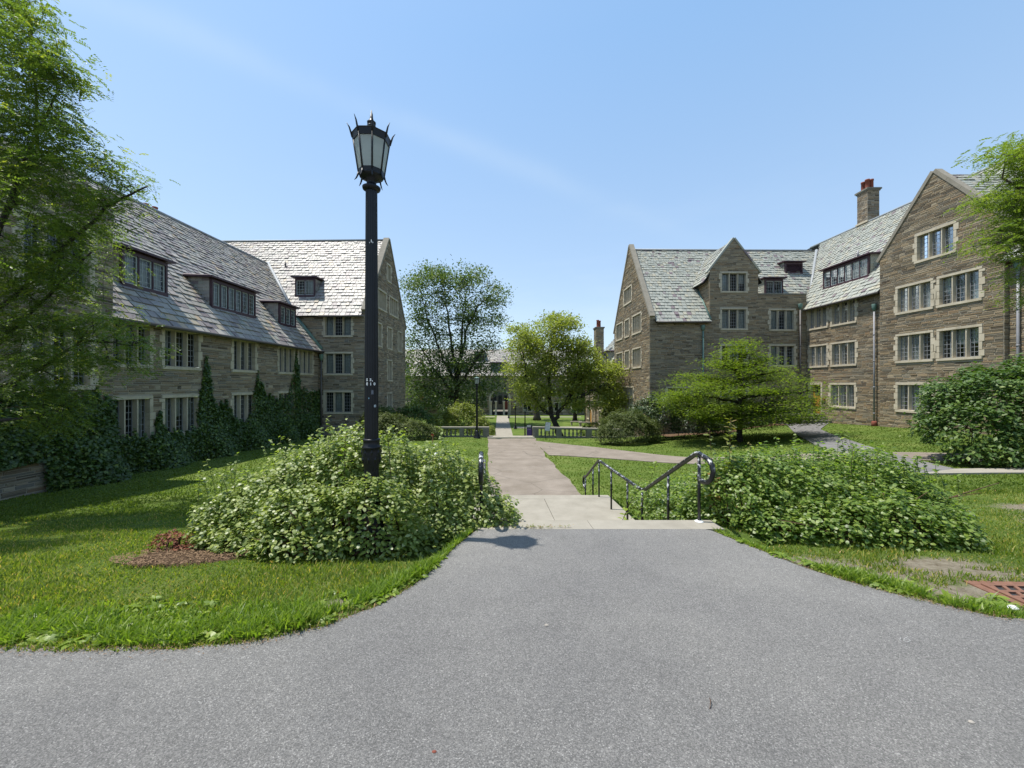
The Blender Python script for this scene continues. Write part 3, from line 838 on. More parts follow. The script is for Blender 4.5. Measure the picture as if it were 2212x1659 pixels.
def window(parent, plane, fr_, n=3, curtains=None, transom=None, quoin=True, lat=(3, 6), seed=0, lite=False, shallow=False):
    """stone-framed window: frame > mullion, pane, leading, curtain"""
    u0, u1, v0, v1 = fr_
    r = random.Random(seed*7+int(abs(u0*31)+abs(v0*17)))
    sw, sh, sb = .15, .14, .16
    a0, a1, b0, b1 = u0+sw, u1-sw, v0+sb, v1-sh
    D0, D1 = -.26, .045
    mb = MB()
    mb.box(plane, u0, u1, v1-sh, v1, D0, D1, 0, bev=.01)
    mb.box(plane, u0-.01, u1+.01, v0, v0+sb, D0, D1+.035, 0, bev=.015)
    for (p, q) in ((u0, a0), (a1, u1)):
        z = v0+sb+.001; k = r.random() < .5
        while z < v1-sh-.02:
            h = min(r.uniform(.26, .42), v1-sh-.001-z)
            if v1-sh-.001-z-h < .12: h = v1-sh-.001-z
            ex = .10*r.uniform(.8, 1.2) if (quoin and k) else 0
            pa, qb = (p-ex, q) if p == u0 else (p, q+ex)
            mb.box(plane, pa, qb, z, z+h-.006, D0, D1-.002, 0, bev=.006)
            z += h; k = not k
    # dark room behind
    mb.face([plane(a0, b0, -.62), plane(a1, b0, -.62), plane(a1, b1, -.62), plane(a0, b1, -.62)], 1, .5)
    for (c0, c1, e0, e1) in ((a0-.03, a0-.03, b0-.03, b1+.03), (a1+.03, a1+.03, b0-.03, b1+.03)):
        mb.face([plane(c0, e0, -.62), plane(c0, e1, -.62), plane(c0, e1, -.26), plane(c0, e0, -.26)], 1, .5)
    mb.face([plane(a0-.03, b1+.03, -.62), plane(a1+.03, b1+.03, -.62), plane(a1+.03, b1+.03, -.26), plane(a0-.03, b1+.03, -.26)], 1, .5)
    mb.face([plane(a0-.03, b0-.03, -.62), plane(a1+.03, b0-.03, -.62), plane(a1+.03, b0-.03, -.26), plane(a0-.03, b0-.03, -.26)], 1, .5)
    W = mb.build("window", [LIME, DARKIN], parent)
    mw = .095
    lw = ((a1-a0)-mw*(n-1))/n
    for k in range(1, n):
        c = a0+k*lw+(k-1)*mw
        mm = MB(); mm.box(plane, c, c+mw, b0-.02, b1+.02, -.24, .0, 0, bev=.022); mm.build("mullion", LIME, W)
    if transom is not None:
        mm = MB(); mm.box(plane, a0, a1, transom, transom+.1, -.235, -.01, 0, bev=.02); mm.build("transom", LIME, W)
    for k in range(n):
        c0 = a0+k*(lw+mw); c1 = c0+lw
        mm = MB(); mm.face([plane(c0, b0, -.19), plane(c1, b0, -.19), plane(c1, b1, -.19), plane(c0, b1, -.19)], 0, r.random())
        mm.build("pane", GLASS, W)
        mm = MB(); t_ = .022
        for (x0, x1, y0, y1) in ((c0, c0+t_, b0, b1), (c1-t_, c1, b0, b1), (c0+t_, c1-t_, b0, b0+t_), (c0+t_, c1-t_, b1-t_, b1)):
            mm.box(plane, x0, x1, y0, y1, -.2, -.165, 0)
        if not lite:
            t_ = .0115
            for i in range(1, lat[0]):
                x = c0+(c1-c0)*i/lat[0]; mm.box(plane, x-t_, x+t_, b0+.02, b1-.02, -.187, -.178, 0)
            for i in range(1, lat[1]):
                y = b0+(b1-b0)*i/lat[1]; mm.box(plane, c0+.02, c1-.02, y-t_, y+t_, -.1875, -.1785, 0)
        mm.build("leading", LEAD, W)
        cv = curtains[k] if curtains else r.choice([0, 0, 1, 2, 3])
        if cv == 0 and r.random() < .4: cv = r.choice([1, 2, 3])
        if cv:
            mm = MB()
            if cv == 1: q0, q1, w0_, w1_ = c0, c1, b0, b1
            elif cv == 2: q0, q1, w0_, w1_ = c0, c0+(c1-c0)*.55, b0, b1
            else: q0, q1, w0_, w1_ = c0, c1, b0+(b1-b0)*.45, b1
            m_ = 12
            for i in range(m_):
                f0, f1 = i/m_, (i+1)/m_
                d0 = -.30+.02*sin(i*2.2); d1 = -.30+.02*sin((i+1)*2.2)
                mm.face([plane(q0+(q1-q0)*f0, w0_, d0), plane(q0+(q1-q0)*f1, w0_, d1), plane(q0+(q1-q0)*f1, w1_, d1), plane(q0+(q1-q0)*f0, w1_, d0)], 0, .5)
            mm.build("curtain", CURT, W)
    return W

def dormer(parent, plane, u0, u1, v0, v1, n, back, slatemat, curtains=None, louver=False, seed=0, over=.22, topback=None):
    """plane: vertical plane of the dormer's face; back(v) = how far behind the face the roof lies at height v"""
    r = random.Random(seed)
    mb = MB()
    fw = .09
    mb.box(plane, u0, u1, v1-.16, v1, -.12, .03, 0); mb.box(plane, u0, u1, v0-.04, v0+.13, -.12, .05, 0)
    mb.box(plane, u0, u0+fw, v0+.13, v1-.16, -.12, .03, 0); mb.box(plane, u1-fw, u1, v0+.13, v1-.16, -.12, .03, 0)
    a0, a1, b0, b1 = u0+fw, u1-fw, v0+.13, v1-.16
    mw = .05; lw = ((a1-a0)-mw*(n-1))/n
    for k in range(1, n): mb.box(plane, a0+k*lw+(k-1)*mw, a0+k*lw+k*mw, b0, b1, -.12, .02, 0)
    # cheeks
    for (u, s_) in ((u0, 1), (u1, -1)):
        bt = back(v1)
        mb.face([plane(u+s_*.02, v0-.04, -.01), plane(u+s_*.02, v1, -.01), plane(u+s_*.02, v1, -bt)], 1, .5)
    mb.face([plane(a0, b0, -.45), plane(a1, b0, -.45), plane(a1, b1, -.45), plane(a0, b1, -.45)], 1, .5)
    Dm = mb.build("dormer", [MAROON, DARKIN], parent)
    # cheek slates
    for (u, s_) in ((u0, 1), (u1, -1)):
        cb = MB(); v = v0
        while v < v1-.05:
            h = .17; L = back(v+h*.3)
            x = .1
            while x < L-.02:
                q = min(r.uniform(.2, .4), L-x)
                if q > .04:
                    x0, x1 = x+.004, x+q-.004
                    o_ = u-s_*.03
                    c = [plane(u, v, -x0), plane(u, v, -x1), plane(u, v+h, -x1), plane(u, v+h, -x0), plane(o_, v, -x0), plane(o_, v, -x1), plane(u-s_*.012, v+h+.02, -x1), plane(u-s_*.012, v+h+.02, -x0)]
                    cb.raw(c, [(4, 5, 6, 7), (0, 1, 5, 4), (1, 2, 6, 5), (2, 3, 7, 6), (3, 0, 4, 7)], 0)
                x += q
            v += h
        if cb.f:
            o = cb.build("cheek_slates", slatemat, Dm); o['kind'] = 'stuff'
    # shallow lead-covered roof running back into the slope
    bt = back(v1)+.15
    rb = MB()
    c = [plane(u0-over, v1+.02, over), plane(u1+over, v1+.02, over), plane(u1+over, v1+.02+.2*.3, -bt-.15), plane(u0-over, v1+.02+.2*.3, -bt-.15)]
    c2 = [tuple(Vector(p)+Vector((0, 0, .09))) for p in c]
    rb.raw(c+c2, [(4, 5, 6, 7), (0, 1, 5, 4), (1, 2, 6, 5), (2, 3, 7, 6), (3, 0, 4, 7), (3, 2, 1, 0)], 0, .5)
    mid = (u0+u1)/2
    rb.raw([plane(u0-over, v1+.11, over), plane(u1+over, v1+.11, over), plane(u1+.0, v1+.2, -.2), plane(u0-.0, v1+.2, -.2), plane(u0, v1+.28, -bt-.2), plane(u1, v1+.28, -bt-.2), plane(u0-over, v1+.12, -bt), plane(u1+over, v1+.12, -bt)],
           [(0, 1, 2, 3), (3, 2, 5, 4), (0, 3, 4, 6), (1, 7, 5, 2)], 0, .5)
    rb.build("dormer_roof", MAROON, Dm)
    for k in range(n):
        c0 = a0+k*(lw+mw); c1 = c0+lw
        if louver:
            mm = MB(); z = b0
            while z < b1:
                mm.raw([plane(c0, z, -.02), plane(c1, z, -.02), plane(c1, z+.1, -.1), plane(c0, z+.1, -.1), plane(c0, z-.015, -.02), plane(c1, z-.015, -.02)], [(0, 1, 2, 3), (4, 5, 1, 0)], 0, .5); z += .11
            mm.build("louvre", MAROON, Dm); continue
        mm = MB(); t_ = .048
        for (x0, x1, y0, y1) in ((c0, c0+t_, b0, b1), (c1-t_, c1, b0, b1), (c0+t_, c1-t_, b0, b0+t_), (c0+t_, c1-t_, b1-t_, b1)):
            mm.box(plane, x0, x1, y0, y1, -.09, -.035, 0)
        t_ = .007
        for i in range(1, 3):
            x = c0+(c1-c0)*i/3; mm.box(plane, x-t_, x+t_, b0+.03, b1-.03, -.066, -.057, 0)
        for i in range(1, 5):
            y = b0+(b1-b0)*i/5; mm.box(plane, c0+.03, c1-.03, y-t_, y+t_, -.0665, -.0575, 0)
        mm.build("casement", PALEFR, Dm)
        mm = MB(); mm.face([plane(c0, b0, -.07), plane(c1, b0, -.07), plane(c1, b1, -.07), plane(c0, b1, -.07)]); mm.build("pane", GLASS, Dm)
        cv = curtains[k] if curtains else r.choice([0, 1, 1])
        if cv:
            mm = MB()
            for i in range(10):
                f0, f1 = i/10, (i+1)/10
                d0 = -.22+.015*sin(i*2.2); d1 = -.22+.015*sin((i+1)*2.2)
                mm.face([plane(c0+(c1-c0)*f0, b0, d0), plane(c0+(c1-c0)*f1, b0, d1), plane(c0+(c1-c0)*f1, b1, d1), plane(c0+(c1-c0)*f0, b1, d0)], 0, .5)
            mm.build("curtain", CURT, Dm)
    return Dm
def coping(parent, plane, pts, d0, d1, h=.14, mat=None, name="coping", up=None):
    """capping stones along a line of (u, v) points on top of a wall"""
    for (a, b) in zip(pts[:-1], pts[1:]):
        L = math.hypot(b[0]-a[0], b[1]-a[1]); n = max(1, int(L/.9))
        tx, ty = (b[0]-a[0])/L, (b[1]-a[1])/L
        nx_, ny_ = -ty, tx
        if ny_ < 0: nx_, ny_ = -nx_, -ny_
        for k in range(n):
            p = (a[0]+(b[0]-a[0])*k/n+tx*.004, a[1]+(b[1]-a[1])*k/n+ty*.004); q = (a[0]+(b[0]-a[0])*(k+1)/n-tx*.004, a[1]+(b[1]-a[1])*(k+1)/n-ty*.004)
            mb = MB()
            o_ = .03
            c = []
            for (dd) in (d0, d1):
                c += [plane(p[0]-nx_*o_, p[1]-ny_*o_, dd), plane(q[0]-nx_*o_, q[1]-ny_*o_, dd), plane(q[0]+nx_*h, q[1]+ny_*h, dd), plane(p[0]+nx_*h, p[1]+ny_*h, dd)]
            mb.raw(c, [(4, 5, 6, 7), (0, 1, 5, 4), (1, 2, 6, 5), (2, 3, 7, 6), (3, 0, 4, 7), (3, 2, 1, 0)], 0)
            mb.build(name, mat or LIME, parent)
def pipe_down(parent, x, y, z0, z1, mat, r_=.06, hopper=True, name="downpipe"):
    mb = MB()
    mb.tube([(x, y, z0), (x, y, z1)], r_, 8)
    z = z0+.8
    while z < z1-.3:
        mb.lathe([(r_*1.25, -.04), (r_*1.25, .04)], (x, y, z), 8); z += 1.7
    o = mb.build(name, mat, parent)
    if hopper:
        mb = MB(); mb.lathe([(r_*1.2, -.3), (r_*2.6, -.05), (r_*2.8, .15), (r_*2.8, .17)], (x, y, z1), 6); mb.build("hopper", COPPER, parent)
    return o
def gutter(parent, p, q, mat=None):
    mb = MB(); mb.tube([p, q], .075, 8); mb.build("gutter", mat or PIPE, parent)
def chimney(parent, c, sx, sy, z0, z1, mat, pots, seed=0, rot=0, ledge=None):
    """a stone stack; every pot a part"""
    ca, sa = cos(rot), sin(rot)
    U = Vector((ca, sa, 0)); W = Vector((-sa, ca, 0))
    C_ = Vector((c[0], c[1], 0))
    mb = MB()
    pl0 = Plane(C_-U*sx/2-W*sy/2, U, W, (0, 0, 1))
    mb.box(pl0, 0, sx, 0, sy, z0, z1, 0)
    st = mb.build("chimney", MORTAR, parent)
    r = np.random.default_rng(seed)
    for k, (O, uu, nn, L) in enumerate(((C_-U*sx/2-W*sy/2, U, -W, sx), (C_+U*sx/2-W*sy/2, W, U, sy), (C_+U*sx/2+W*sy/2, -U, W, sx), (C_-U*sx/2+W*sy/2, -W, -U, sy))):
        pl = Plane(O, uu, (0, 0, 1), nn)
        it = courses(rect(0, L, z0, z1), [], r, lmin=.18, lmax=.5)
        pieces("stone", pl, it, mat, st, 0, dep=.02, seed=seed+k)
    mb = MB(); mb.box(pl0, -.12, sx+.12, -.12, sy+.12, z1-.02, z1+.1, 0); mb.box(pl0, -.06, sx+.06, -.06, sy+.06, z1-.12, z1-.021, 0)
    mb.build("chimney_cap", CAST, st)
    if ledge:
        mb = MB(); mb.box(pl0, -.08, sx+.08, -.08, sy+.08, ledge, ledge+.14, 0); mb.build("ledge", LIME, st)
    for (u, w_, rr, hh) in pots:
        p = C_+U*u+W*w_
        mb = MB(); mb.lathe([(rr*1.08, 0), (rr, .05), (rr*.95, hh*.85), (rr*1.1, hh*.87), (rr*1.1, hh), (rr*.8, hh)], (p.x, p.y, z1+.1), 12); mb.build("chimney_pot", TERRA, st)
    return st
def building(name, loc, label, cat):
    e = bpy.data.objects.new(name, None); link(e)
    tag(e, label, cat); return e
def slope_plane(e0, e1, up, n_hint):
    """roof plane through the eave line e0-e1, rising along up"""
    U = (Vector(e1)-Vector(e0)).normalized(); V_ = Vector(up).normalized(); N = U.cross(V_)
    if N.z < 0: N = -N
    return Plane(e0, U, V_, N)

# ------------------------------------------------------------------ left hall
def PL(t_, s_, z): return (t_+.02*s_, s_-.02*(t_+14.7), z)
def uv(a, b): return (Vector(b)-Vector(a)).normalized()
ES = uv(PL(0, 0, 0), PL(0, 1, 0)); ET = uv(PL(0, 0, 0), PL(1, 0, 0)); EZ = Vector((0, 0, 1))
LH = building("left_hall", None, "long stone hall on the left with low eaves, maroon dormers and ivy at its foot", "building")
wingL = Plane(PL(-14.7, 0, 0), ES, EZ, ET)
upw = [(13.75, 15.42, .60, 2.40), (15.78, 17.72, .60, 2.40), (19.62, 21.5, .60, 2.40), (23.38, 25.2, .60, 2.40), (25.5, 27.4, .60, 2.40)]
loww = [(13.75, 15.42, -2.25, -.45), (15.78, 17.72, -2.25, -.45), (19.62, 21.5, -2.25, -.45), (23.38, 25.2, -2.25, -.45), (25.5, 27.4, -2.25, -.45)]
wl_ = wall(LH, wingL, rect(13.5, 28.3, -4.6, 2.66), upw+loww, STONE_L, 230, seed=1)
cur = {0: [0, 0, 0], 1: [3, 0, 0], 2: [0, 3, 2], 3: [0, 0, 1], 4: [0, 0, 0]}
for k, w_ in enumerate(upw): window(LH, wingL, w_, 3, cur[k], seed=k)
for k, w_ in enumerate(loww): window(LH, wingL, w_, 3, [[0, 0, 1], [1, 0, 1], [0, 0, 0], [0, 1, 0], [0, 0, 1]][k], seed=k+9)
# projecting bay at the near end
bayL = Plane(PL(-14.25, 0, 0), ES, EZ, ET)
bw = [(10.9, 12.9, 2.75, 5.1), (11.1, 12.9, -.2, 1.9), (7.2, 9.2, 2.75, 5.1), (7.2, 9.2, -.2, 1.9)]
wall(LH, bayL, rect(4.0, 13.5, -4.2, 6.4), bw, STONE_L, 70, seed=2)
for k, w_ in enumerate(bw): window(LH, bayL, w_, 3, [0, 0, 0], seed=k+20)
endL = Plane(PL(-14.25, 13.5, 0), -ET, EZ, ES)
wall(LH, endL, rect(0, 6.5, -4.2, 6.4), [], STONE_L, 0, seed=3)
end2 = Plane(PL(-22, 4.0, 0), ET, EZ, -ES)
wall(LH, end2, rect(0, 7.75, -4.2, 6.4), [], STONE_L, 0, seed=4)
coping(LH, bayL, [(3.95, 6.41), (13.5, 6.41)], -.35, .06, .12, COPE)
# cross wing facing the road
crossL = Plane(PL(-14.7, 28.3, 0), ET, EZ, -ES)
cw = [(.28, 2.48, 3.42, 5.16), (.28, 2.48, .62, 2.36), (.28, 2.48, -2.22, -.48)]
wall(LH, crossL, rect(-8, 3.55, -4.6, 5.38), cw, STONE_L, 0, seed=5)
for k, w_ in enumerate(cw): window(LH, crossL, w_, 3, [[1, 0, 1], [1, 0, 0], [0, 1, 0]][k], seed=k+30)
gabL = Plane(PL(-11.15, 28.3, 0), ES, EZ, ET)
gw = [(1.6, 2.9, 2.9, 4.9), (4.1, 5.4, 2.9, 4.9), (6.9, 8.2, 2.9, 4.9), (1.9, 4.0, 5.9, 7.6), (4.6, 7.0, 5.9, 7.6), (4.0, 5.1, 8.6, 10.2), (4.1, 5.4, .2, 2.1), (4.1, 5.4, -2.6, -.7)]
wall(LH, gabL, [(0, -4.8), (9.3, -4.8), (9.3, 5.5), (4.6, 12.35), (0, 5.5)], gw, STONE_L, 0, seed=6)
for k, w_ in enumerate(gw): window(LH, gabL, w_, 2 if w_[1]-w_[0] < 1.5 else 4, seed=k+40, lite=True)
coping(LH, gabL, [(-.15, 5.35), (4.6, 12.35)], -.4, .07, .15, COPE); coping(LH, gabL, [(4.6, 12.35), (9.45, 5.35)], -.4, .07, .15, COPE)
backL = Plane(PL(-11.15, 37.6, 0), -ET, EZ, ES)
wall(LH, backL, rect(0, 20, -4.8, 5.4), [], STONE_L, 0, seed=7, scale=2)
# roofs
e0, e1 = PL(-14.38, 5.0, 2.36), PL(-14.38, 30.0, 2.36)
rp = slope_plane(e0, e1, -ET*1+EZ*1.205, None)
lenL = math.hypot(6.12, 6.12*1.205)
def onlyL(p, it): return p[1] > 13.3
roof(LH, rp, [(8.55, 0), (23.3, 0), (25.6, 3.3), (26.9, lenL), (1.0, lenL), (1.0, 5.6), (8.55, 5.6)], SLATE_L, 290, seed=11, only=onlyL, e0=.38, e1=.20, w0=.26, w1=.50)
rp2 = slope_plane(PL(-26.7, 5, 2.3), PL(-26.7, 33, 2.3), ET+EZ*1.205, None)
roof(LH, rp2, rect(0, 28, 0, lenL), SLATE_L, 0, seed=12, w0=1, w1=2, e0=.5, e1=.5)
mb = MB(); mb.tube([PL(-20.5, 5, 9.76), PL(-20.5, 31.2, 9.76)], .1, 8); mb.build("ridge", LEADM, LH)
fe = slope_plane(PL(-36, 28.0, 4.96), PL(-11.5, 28.0, 4.96), ES+EZ*1.48, None)
lenE = math.hypot(4.9, 4.9*1.48)
roof(LH, fe, rect(0, 24.5, 0, lenE), SLATE_L, 0, seed=13, e0=.36, e1=.26, w0=.24, w1=.42)
be = slope_plane(PL(-11.5, 37.8, 4.96), PL(-36, 37.8, 4.96), -ES+EZ*1.48, None)
roof(LH, be, rect(0, 24.5, 0, lenE), SLATE_L, 0, seed=14, w0=1, w1=2, e0=.5, e1=.5)
mb = MB(); mb.tube([PL(-36, 32.9, 12.27), PL(-11.5, 32.9, 12.27)], .09, 8); mb.build("ridge", LEADM, LH)
gutter(LH, PL(-14.33, 13.5, 2.33), PL(-14.33, 28.1, 2.33))
gutter(LH, PL(-14.6, 27.93, 4.93), PL(-11.3, 27.93, 4.93))
mb = MB(); mb.box(wingL, 13.52, 28.25, 2.40, 2.66, 0.0, .07, 0); mb.build("cornice", LIME, LH)
mb = MB(); mb.box(crossL, .02, 3.5, 5.18, 5.36, 0, .06, 0); mb.build("cornice", CAST, LH)
# valley lining
def z_wing(t_): return 2.66+1.205*(-14.38-t_)*1.0-.3
mb = MB()
va = PL(-16.55, 28.22, 5.25); vb = PL(-20.5, 31.25, 9.85)
mb.tube([va, vb], .13, 6); mb.build("valley", LEADM, LH)
mb = MB(); mb.tube([PL(-14.5, 28.17, 2.55), PL(-16.7, 28.17, 5.3)], .14, 6); mb.build("flashing", COPPER, LH)
pipe_down(LH, *PL(-14.45, 28.05, 0)[:2], -3.9, 2.0, PIPE)
def dL(v): return 1.0
def face_plane_L(t_): return Plane(PL(t_, 0, 0), ES, EZ, ET)
zf = lambda t_: 2.36+1.205*(-14.38-t_)
def backL_(t_): return lambda v: max(.02, (v-zf(t_))/1.205)
dormer(LH, face_plane_L(-15.62), 15.1, 17.05, 3.88, 5.36, 3, backL_(-15.62), SLATE_L, [1, 1, 1], seed=1)
dormer(LH, face_plane_L(-15.62), 19.5, 22.75, 3.88, 5.36, 6, backL_(-15.62), SLATE_L, [1, 1, 1, 1, 0, 0], seed=2)
dormer(LH, face_plane_L(-15.62), 25.05, 26.85, 3.88, 5.25, 3, backL_(-15.62), SLATE_L, [0, 0, 0], seed=3)
fpl = Plane(PL(0, 29.1, 0), ET, EZ, -ES)
ze = lambda s_: 4.96+1.48*(s_-28.0)
dormer(LH, fpl, -17.0, -15.5, 6.6, 8.0, 2, lambda v: max(.02, (v-ze(29.1))/1.48), SLATE_L, [0, 1], seed=4)
mb = MB(); p_ = PL(-18.9, 31.0, ze(31.0)); mb.tube([p_, (p_[0], p_[1], p_[2]+.45)], .06, 8); mb.build("vent_pipe", PIPE, LH)
chimney(LH, PL(-23.1, 23.9, 0)[:2], 1.0, 1.0, 6, 10.55, STONE_L, [(-.25, 0, .14, .62), (.22, .1, .14, .45)], seed=3)

# ------------------------------------------------------------------ right hall
def PR(t_, s_, z): return (t_-.015*s_, s_+.015*(t_-11.4), z)
RS = uv(PR(0, 0, 0), PR(0, 1, 0)); RT = uv(PR(0, 0, 0), PR(1, 0, 0))
RH = building("right_hall", None, "tall stone hall on the right with gables, pale slate roofs and a red-potted chimney", "building")
frontR = Plane(PR(0, 30.6, 0), RT, EZ, -RS)
fw_ = [(17.03, 19.25, 7.25, 8.95), (17.03, 19.25, 4.28, 6.08), (20.96, 23.13, 4.22, 6.02), (17.03, 19.25, 1.35, 3.17), (20.96, 23.13, 1.35, 3.17), (12.7, 14.9, -1.6, -.2), (17.03, 19.25, -1.7, .1)]
wall(RH, frontR, [(11.4, -4.8), (24, -4.8), (24, 7.15), (20.1, 7.15), (20.1, 9.05), (18.15, 11.6), (16.2, 9.05), (16.2, 5.2), (11.4, 5.2)], fw_, STONE_R, 0, seed=21, scale=.95)
fc = [[1, 0, 0], [1, 0, 0], [1, 0, 1], [0, 0, 0], [0, 0, 0], [0, 0, 0], [0, 0, 0]]
for k, w_ in enumerate(fw_): window(RH, frontR, w_, 3, fc[k], seed=k+50)
gabR = Plane(PR(11.4, 30.6, 0), RS, EZ, -RT)
def gx(a, b, c, d): return (a-30.6, b-30.6, c, d)
gwr = [gx(34.9, 37.3, 7.45, 9.1), gx(37.6, 39.9, 4.35, 6.15), gx(35.5, 37.0, 4.35, 6.15), gx(32.4, 34.8, 4.35, 6.15), gx(37.6, 39.9, 1.35, 3.2), gx(35.5, 37.0, 1.35, 3.2), gx(32.4, 34.8, 1.35, 3.2), gx(34.4, 38.4, -2.9, -.2)]
wall(RH, gabR, [(0, -5.2), (10.0, -5.2), (10.0, 5.5), (5.0, 12.75), (0, 5.5)], gwr, STONE_R, 0, seed=22, scale=.95)
for k, w_ in enumerate(gwr): window(RH, gabR, w_, [4, 4, 3, 4, 4, 3, 4, 6][k], seed=k+60, lite=True, transom=-1.4 if k == 7 else None)
coping(RH, gabR, [(-.15, 5.3), (5.0, 12.8)], -.35, .07, .15, COPE); coping(RH, gabR, [(5.0, 12.8), (10.15, 5.3)], -.35, .07, .15, COPE)
mb = MB(); mb.box(frontR, 11.4, 11.85, 5.2, 5.75, -.02, .06, 0); mb.build("kneeler", LIME, RH)
# receding wing
wingR = Plane(PR(24, 0, 0), RS, EZ, -RT)
ww_ = [(28.5, 30.5, 4.2, 6.0), (26.15, 28.3, 4.2, 6.0), (28.5, 30.4, 1.25, 3.05), (26.15, 28.3, 1.25, 3.05), (26.2, 28.4, -1.75, .08), (29.15, 30.2, -2.32, .08)]
wall(RH, wingR, rect(24.2, 30.62, -4.2, 6.2), ww_, STONE_R, 60, seed=23, scale=.95)
for k, w_ in enumerate(ww_[:5]): window(RH, wingR, w_, 3, [[0, 0, 0], [0, 0, 2], [1, 0, 1], [0, 0, 2], [1, 1, 0]][k], seed=k+70)
wgR = Plane(PR(23.75, 0, 0), RS, EZ, -RT)
gg = [(20.1, 22.2, 6.95, 8.65), (21.2, 23.3, 4.17, 5.9), (19.0, 21.05, 4.17, 5.9), (21.2, 23.3, 1.25, 3.02), (19.0, 21.05, 1.25, 3.02), (21.2, 23.3, -1.7, .08), (19.0, 21.05, -1.7, .08)]
wall(RH, wgR, [(18.2, -3.6), (24.3, -3.6), (24.3, 7.85), (21.2, 11.75), (18.2, 7.95)], gg, STONE_R, 240, seed=24, scale=.95)
for k, w_ in enumerate(gg): window(RH, wgR, w_, 3, [[0, 0, 1], [0, 0, 1], [1, 0, 3], [0, 0, 1], [0, 0, 2], [1, 1, 0], [1, 0, 0]][k], seed=k+80)
sideg = Plane(PR(23.75, 24.3, 0), RT, EZ, RS)
wall(RH, sideg, rect(0, .25, -3.6, 7.9), [], STONE_R, 0, seed=25)
wall(RH, Plane(PR(23.75, 18.2, 0), RT, EZ, -RS), rect(0, .3, -3.6, 7.9), [], STONE_R, 0, seed=30)
w3 = [(14.2, 16.4, 4.17, 5.9), (14.2, 16.4, 1.25, 3.02)]
wall(RH, Plane(PR(24.0, 0, 0), RS, EZ, -RT), rect(8, 18.2, -3.2, 6.2), w3, STONE_R, 0, seed=26)
for k, w_ in enumerate(w3): window(RH, wingR, w_, 3, seed=k+95)
wall(RH, Plane(PR(24.0, 8, 0), RT, EZ, -RS), [(0, -3.2), (11, -3.2), (11, 6.2), (5.5, 13.0), (0, 6.2)], [], STONE_R, 0, seed=27, scale=1.6)
wall(RH, Plane(PR(35.0, 8, 0), RS, EZ, RT), rect(0, 30, -4, 6.2), [], STONE_R, 0, seed=28, scale=2)
wall(RH, Plane(PR(35.0, 40.6, 0), -RT, EZ, RS), rect(0, 23.6, -5.4, 5.2), [], STONE_R, 0, seed=29, scale=2)
coping(RH, wgR, [(24.4, 7.75), (21.2, 11.8)], -.32, .07, .15, COPE); coping(RH, wgR, [(21.2, 11.8), (18.05, 7.8)], -.32, .07, .15, COPE)
coping(RH, frontR, [(20.12, 7.16), (24.0, 7.16)], -.34, .05, .08, CAST)
coping(RH, frontR, [(16.0, 8.85), (18.15, 11.62)], -.3, .06, .1, SLATE_R); coping(RH, frontR, [(18.15, 11.62), (20.3, 8.85)], -.3, .06, .1, SLATE_R)
# roofs
mr = slope_plane(PR(11.8, 30.28, 4.92), PR(34, 30.28, 4.92), RS+EZ*1.4, None)
lm = math.hypot(5.33, 5.33*1.4)
roof(RH, mr, [(0, 0), (4.4, 0), (4.4, .95), (8.3, .95), (8.3, 1.25), (22, 1.25), (22, lm), (0, lm)], SLATE_R, 60, seed=31, e0=.38, e1=.24, w0=.24, w1=.40)
mr2 = slope_plane(PR(34, 40.9, 4.92), PR(11.8, 40.9, 4.92), -RS+EZ*1.4, None)
roof(RH, mr2, rect(0, 22.2, 0, lm), SLATE_R, 0, seed=32, w0=1, w1=2, e0=.5, e1=.5)
mb = MB(); mb.tube([PR(11.6, 35.6, 12.42), PR(28.4, 35.6, 12.42)], .09, 8); mb.build("ridge", LEADM, RH)
wr = slope_plane(PR(23.62, 8, 5.85), PR(23.62, 38, 5.85), RT+EZ*1.25, None)
lw_ = math.hypot(5.85, 5.85*1.25)
roof(RH, wr, [(0, 0), (10.2, 0), (10.2, 2.2), (16.3, 2.2), (16.3, 0), (22.4, 0), (24.5, 4), (27.9, lw_), (0, lw_)], SLATE_R, 240, seed=33, e0=.35, e1=.22, w0=.22, w1=.38)
wr2 = slope_plane(PR(35.35, 38, 5.85), PR(35.35, 8, 5.85), -RT+EZ*1.25, None)
roof(RH, wr2, rect(0, 30, 0, lw_), SLATE_R, 0, seed=34, w0=1, w1=2, e0=.5, e1=.5)
mb = MB(); mb.tube([PR(29.47, 8, 13.2), PR(29.47, 37, 13.2)], .1, 8); mb.build("ridge", LEADM, RH)
gutter(RH, PR(23.58, 24.3, 5.82), PR(23.58, 30.3, 5.82)); gutter(RH, PR(11.9, 30.22, 4.88), PR(16.1, 30.22, 4.88)); gutter(RH, PR(23.58, 8, 5.82), PR(23.58, 18.2, 5.82))
# cross gable roof: two slopes running back from the gable
for sgn, s_e, seed in ((1, 24.45, 35), (-1, 18.05, 36)):
    a_ = PR(23.8, s_e, 7.75); b_ = PR(31, s_e, 7.75)
    hw = 3.2; rise = 11.65-7.75
    pl = slope_plane(a_, b_, -RS*sgn*hw+EZ*rise, None)
    L_ = math.hypot(hw, rise)
    roof(RH, pl, [(0, 0), (1.6, 0), (4.6, L_), (0, L_)], SLATE_R, 0, seed=seed, e0=.34, e1=.26, w0=.28, w1=.5)
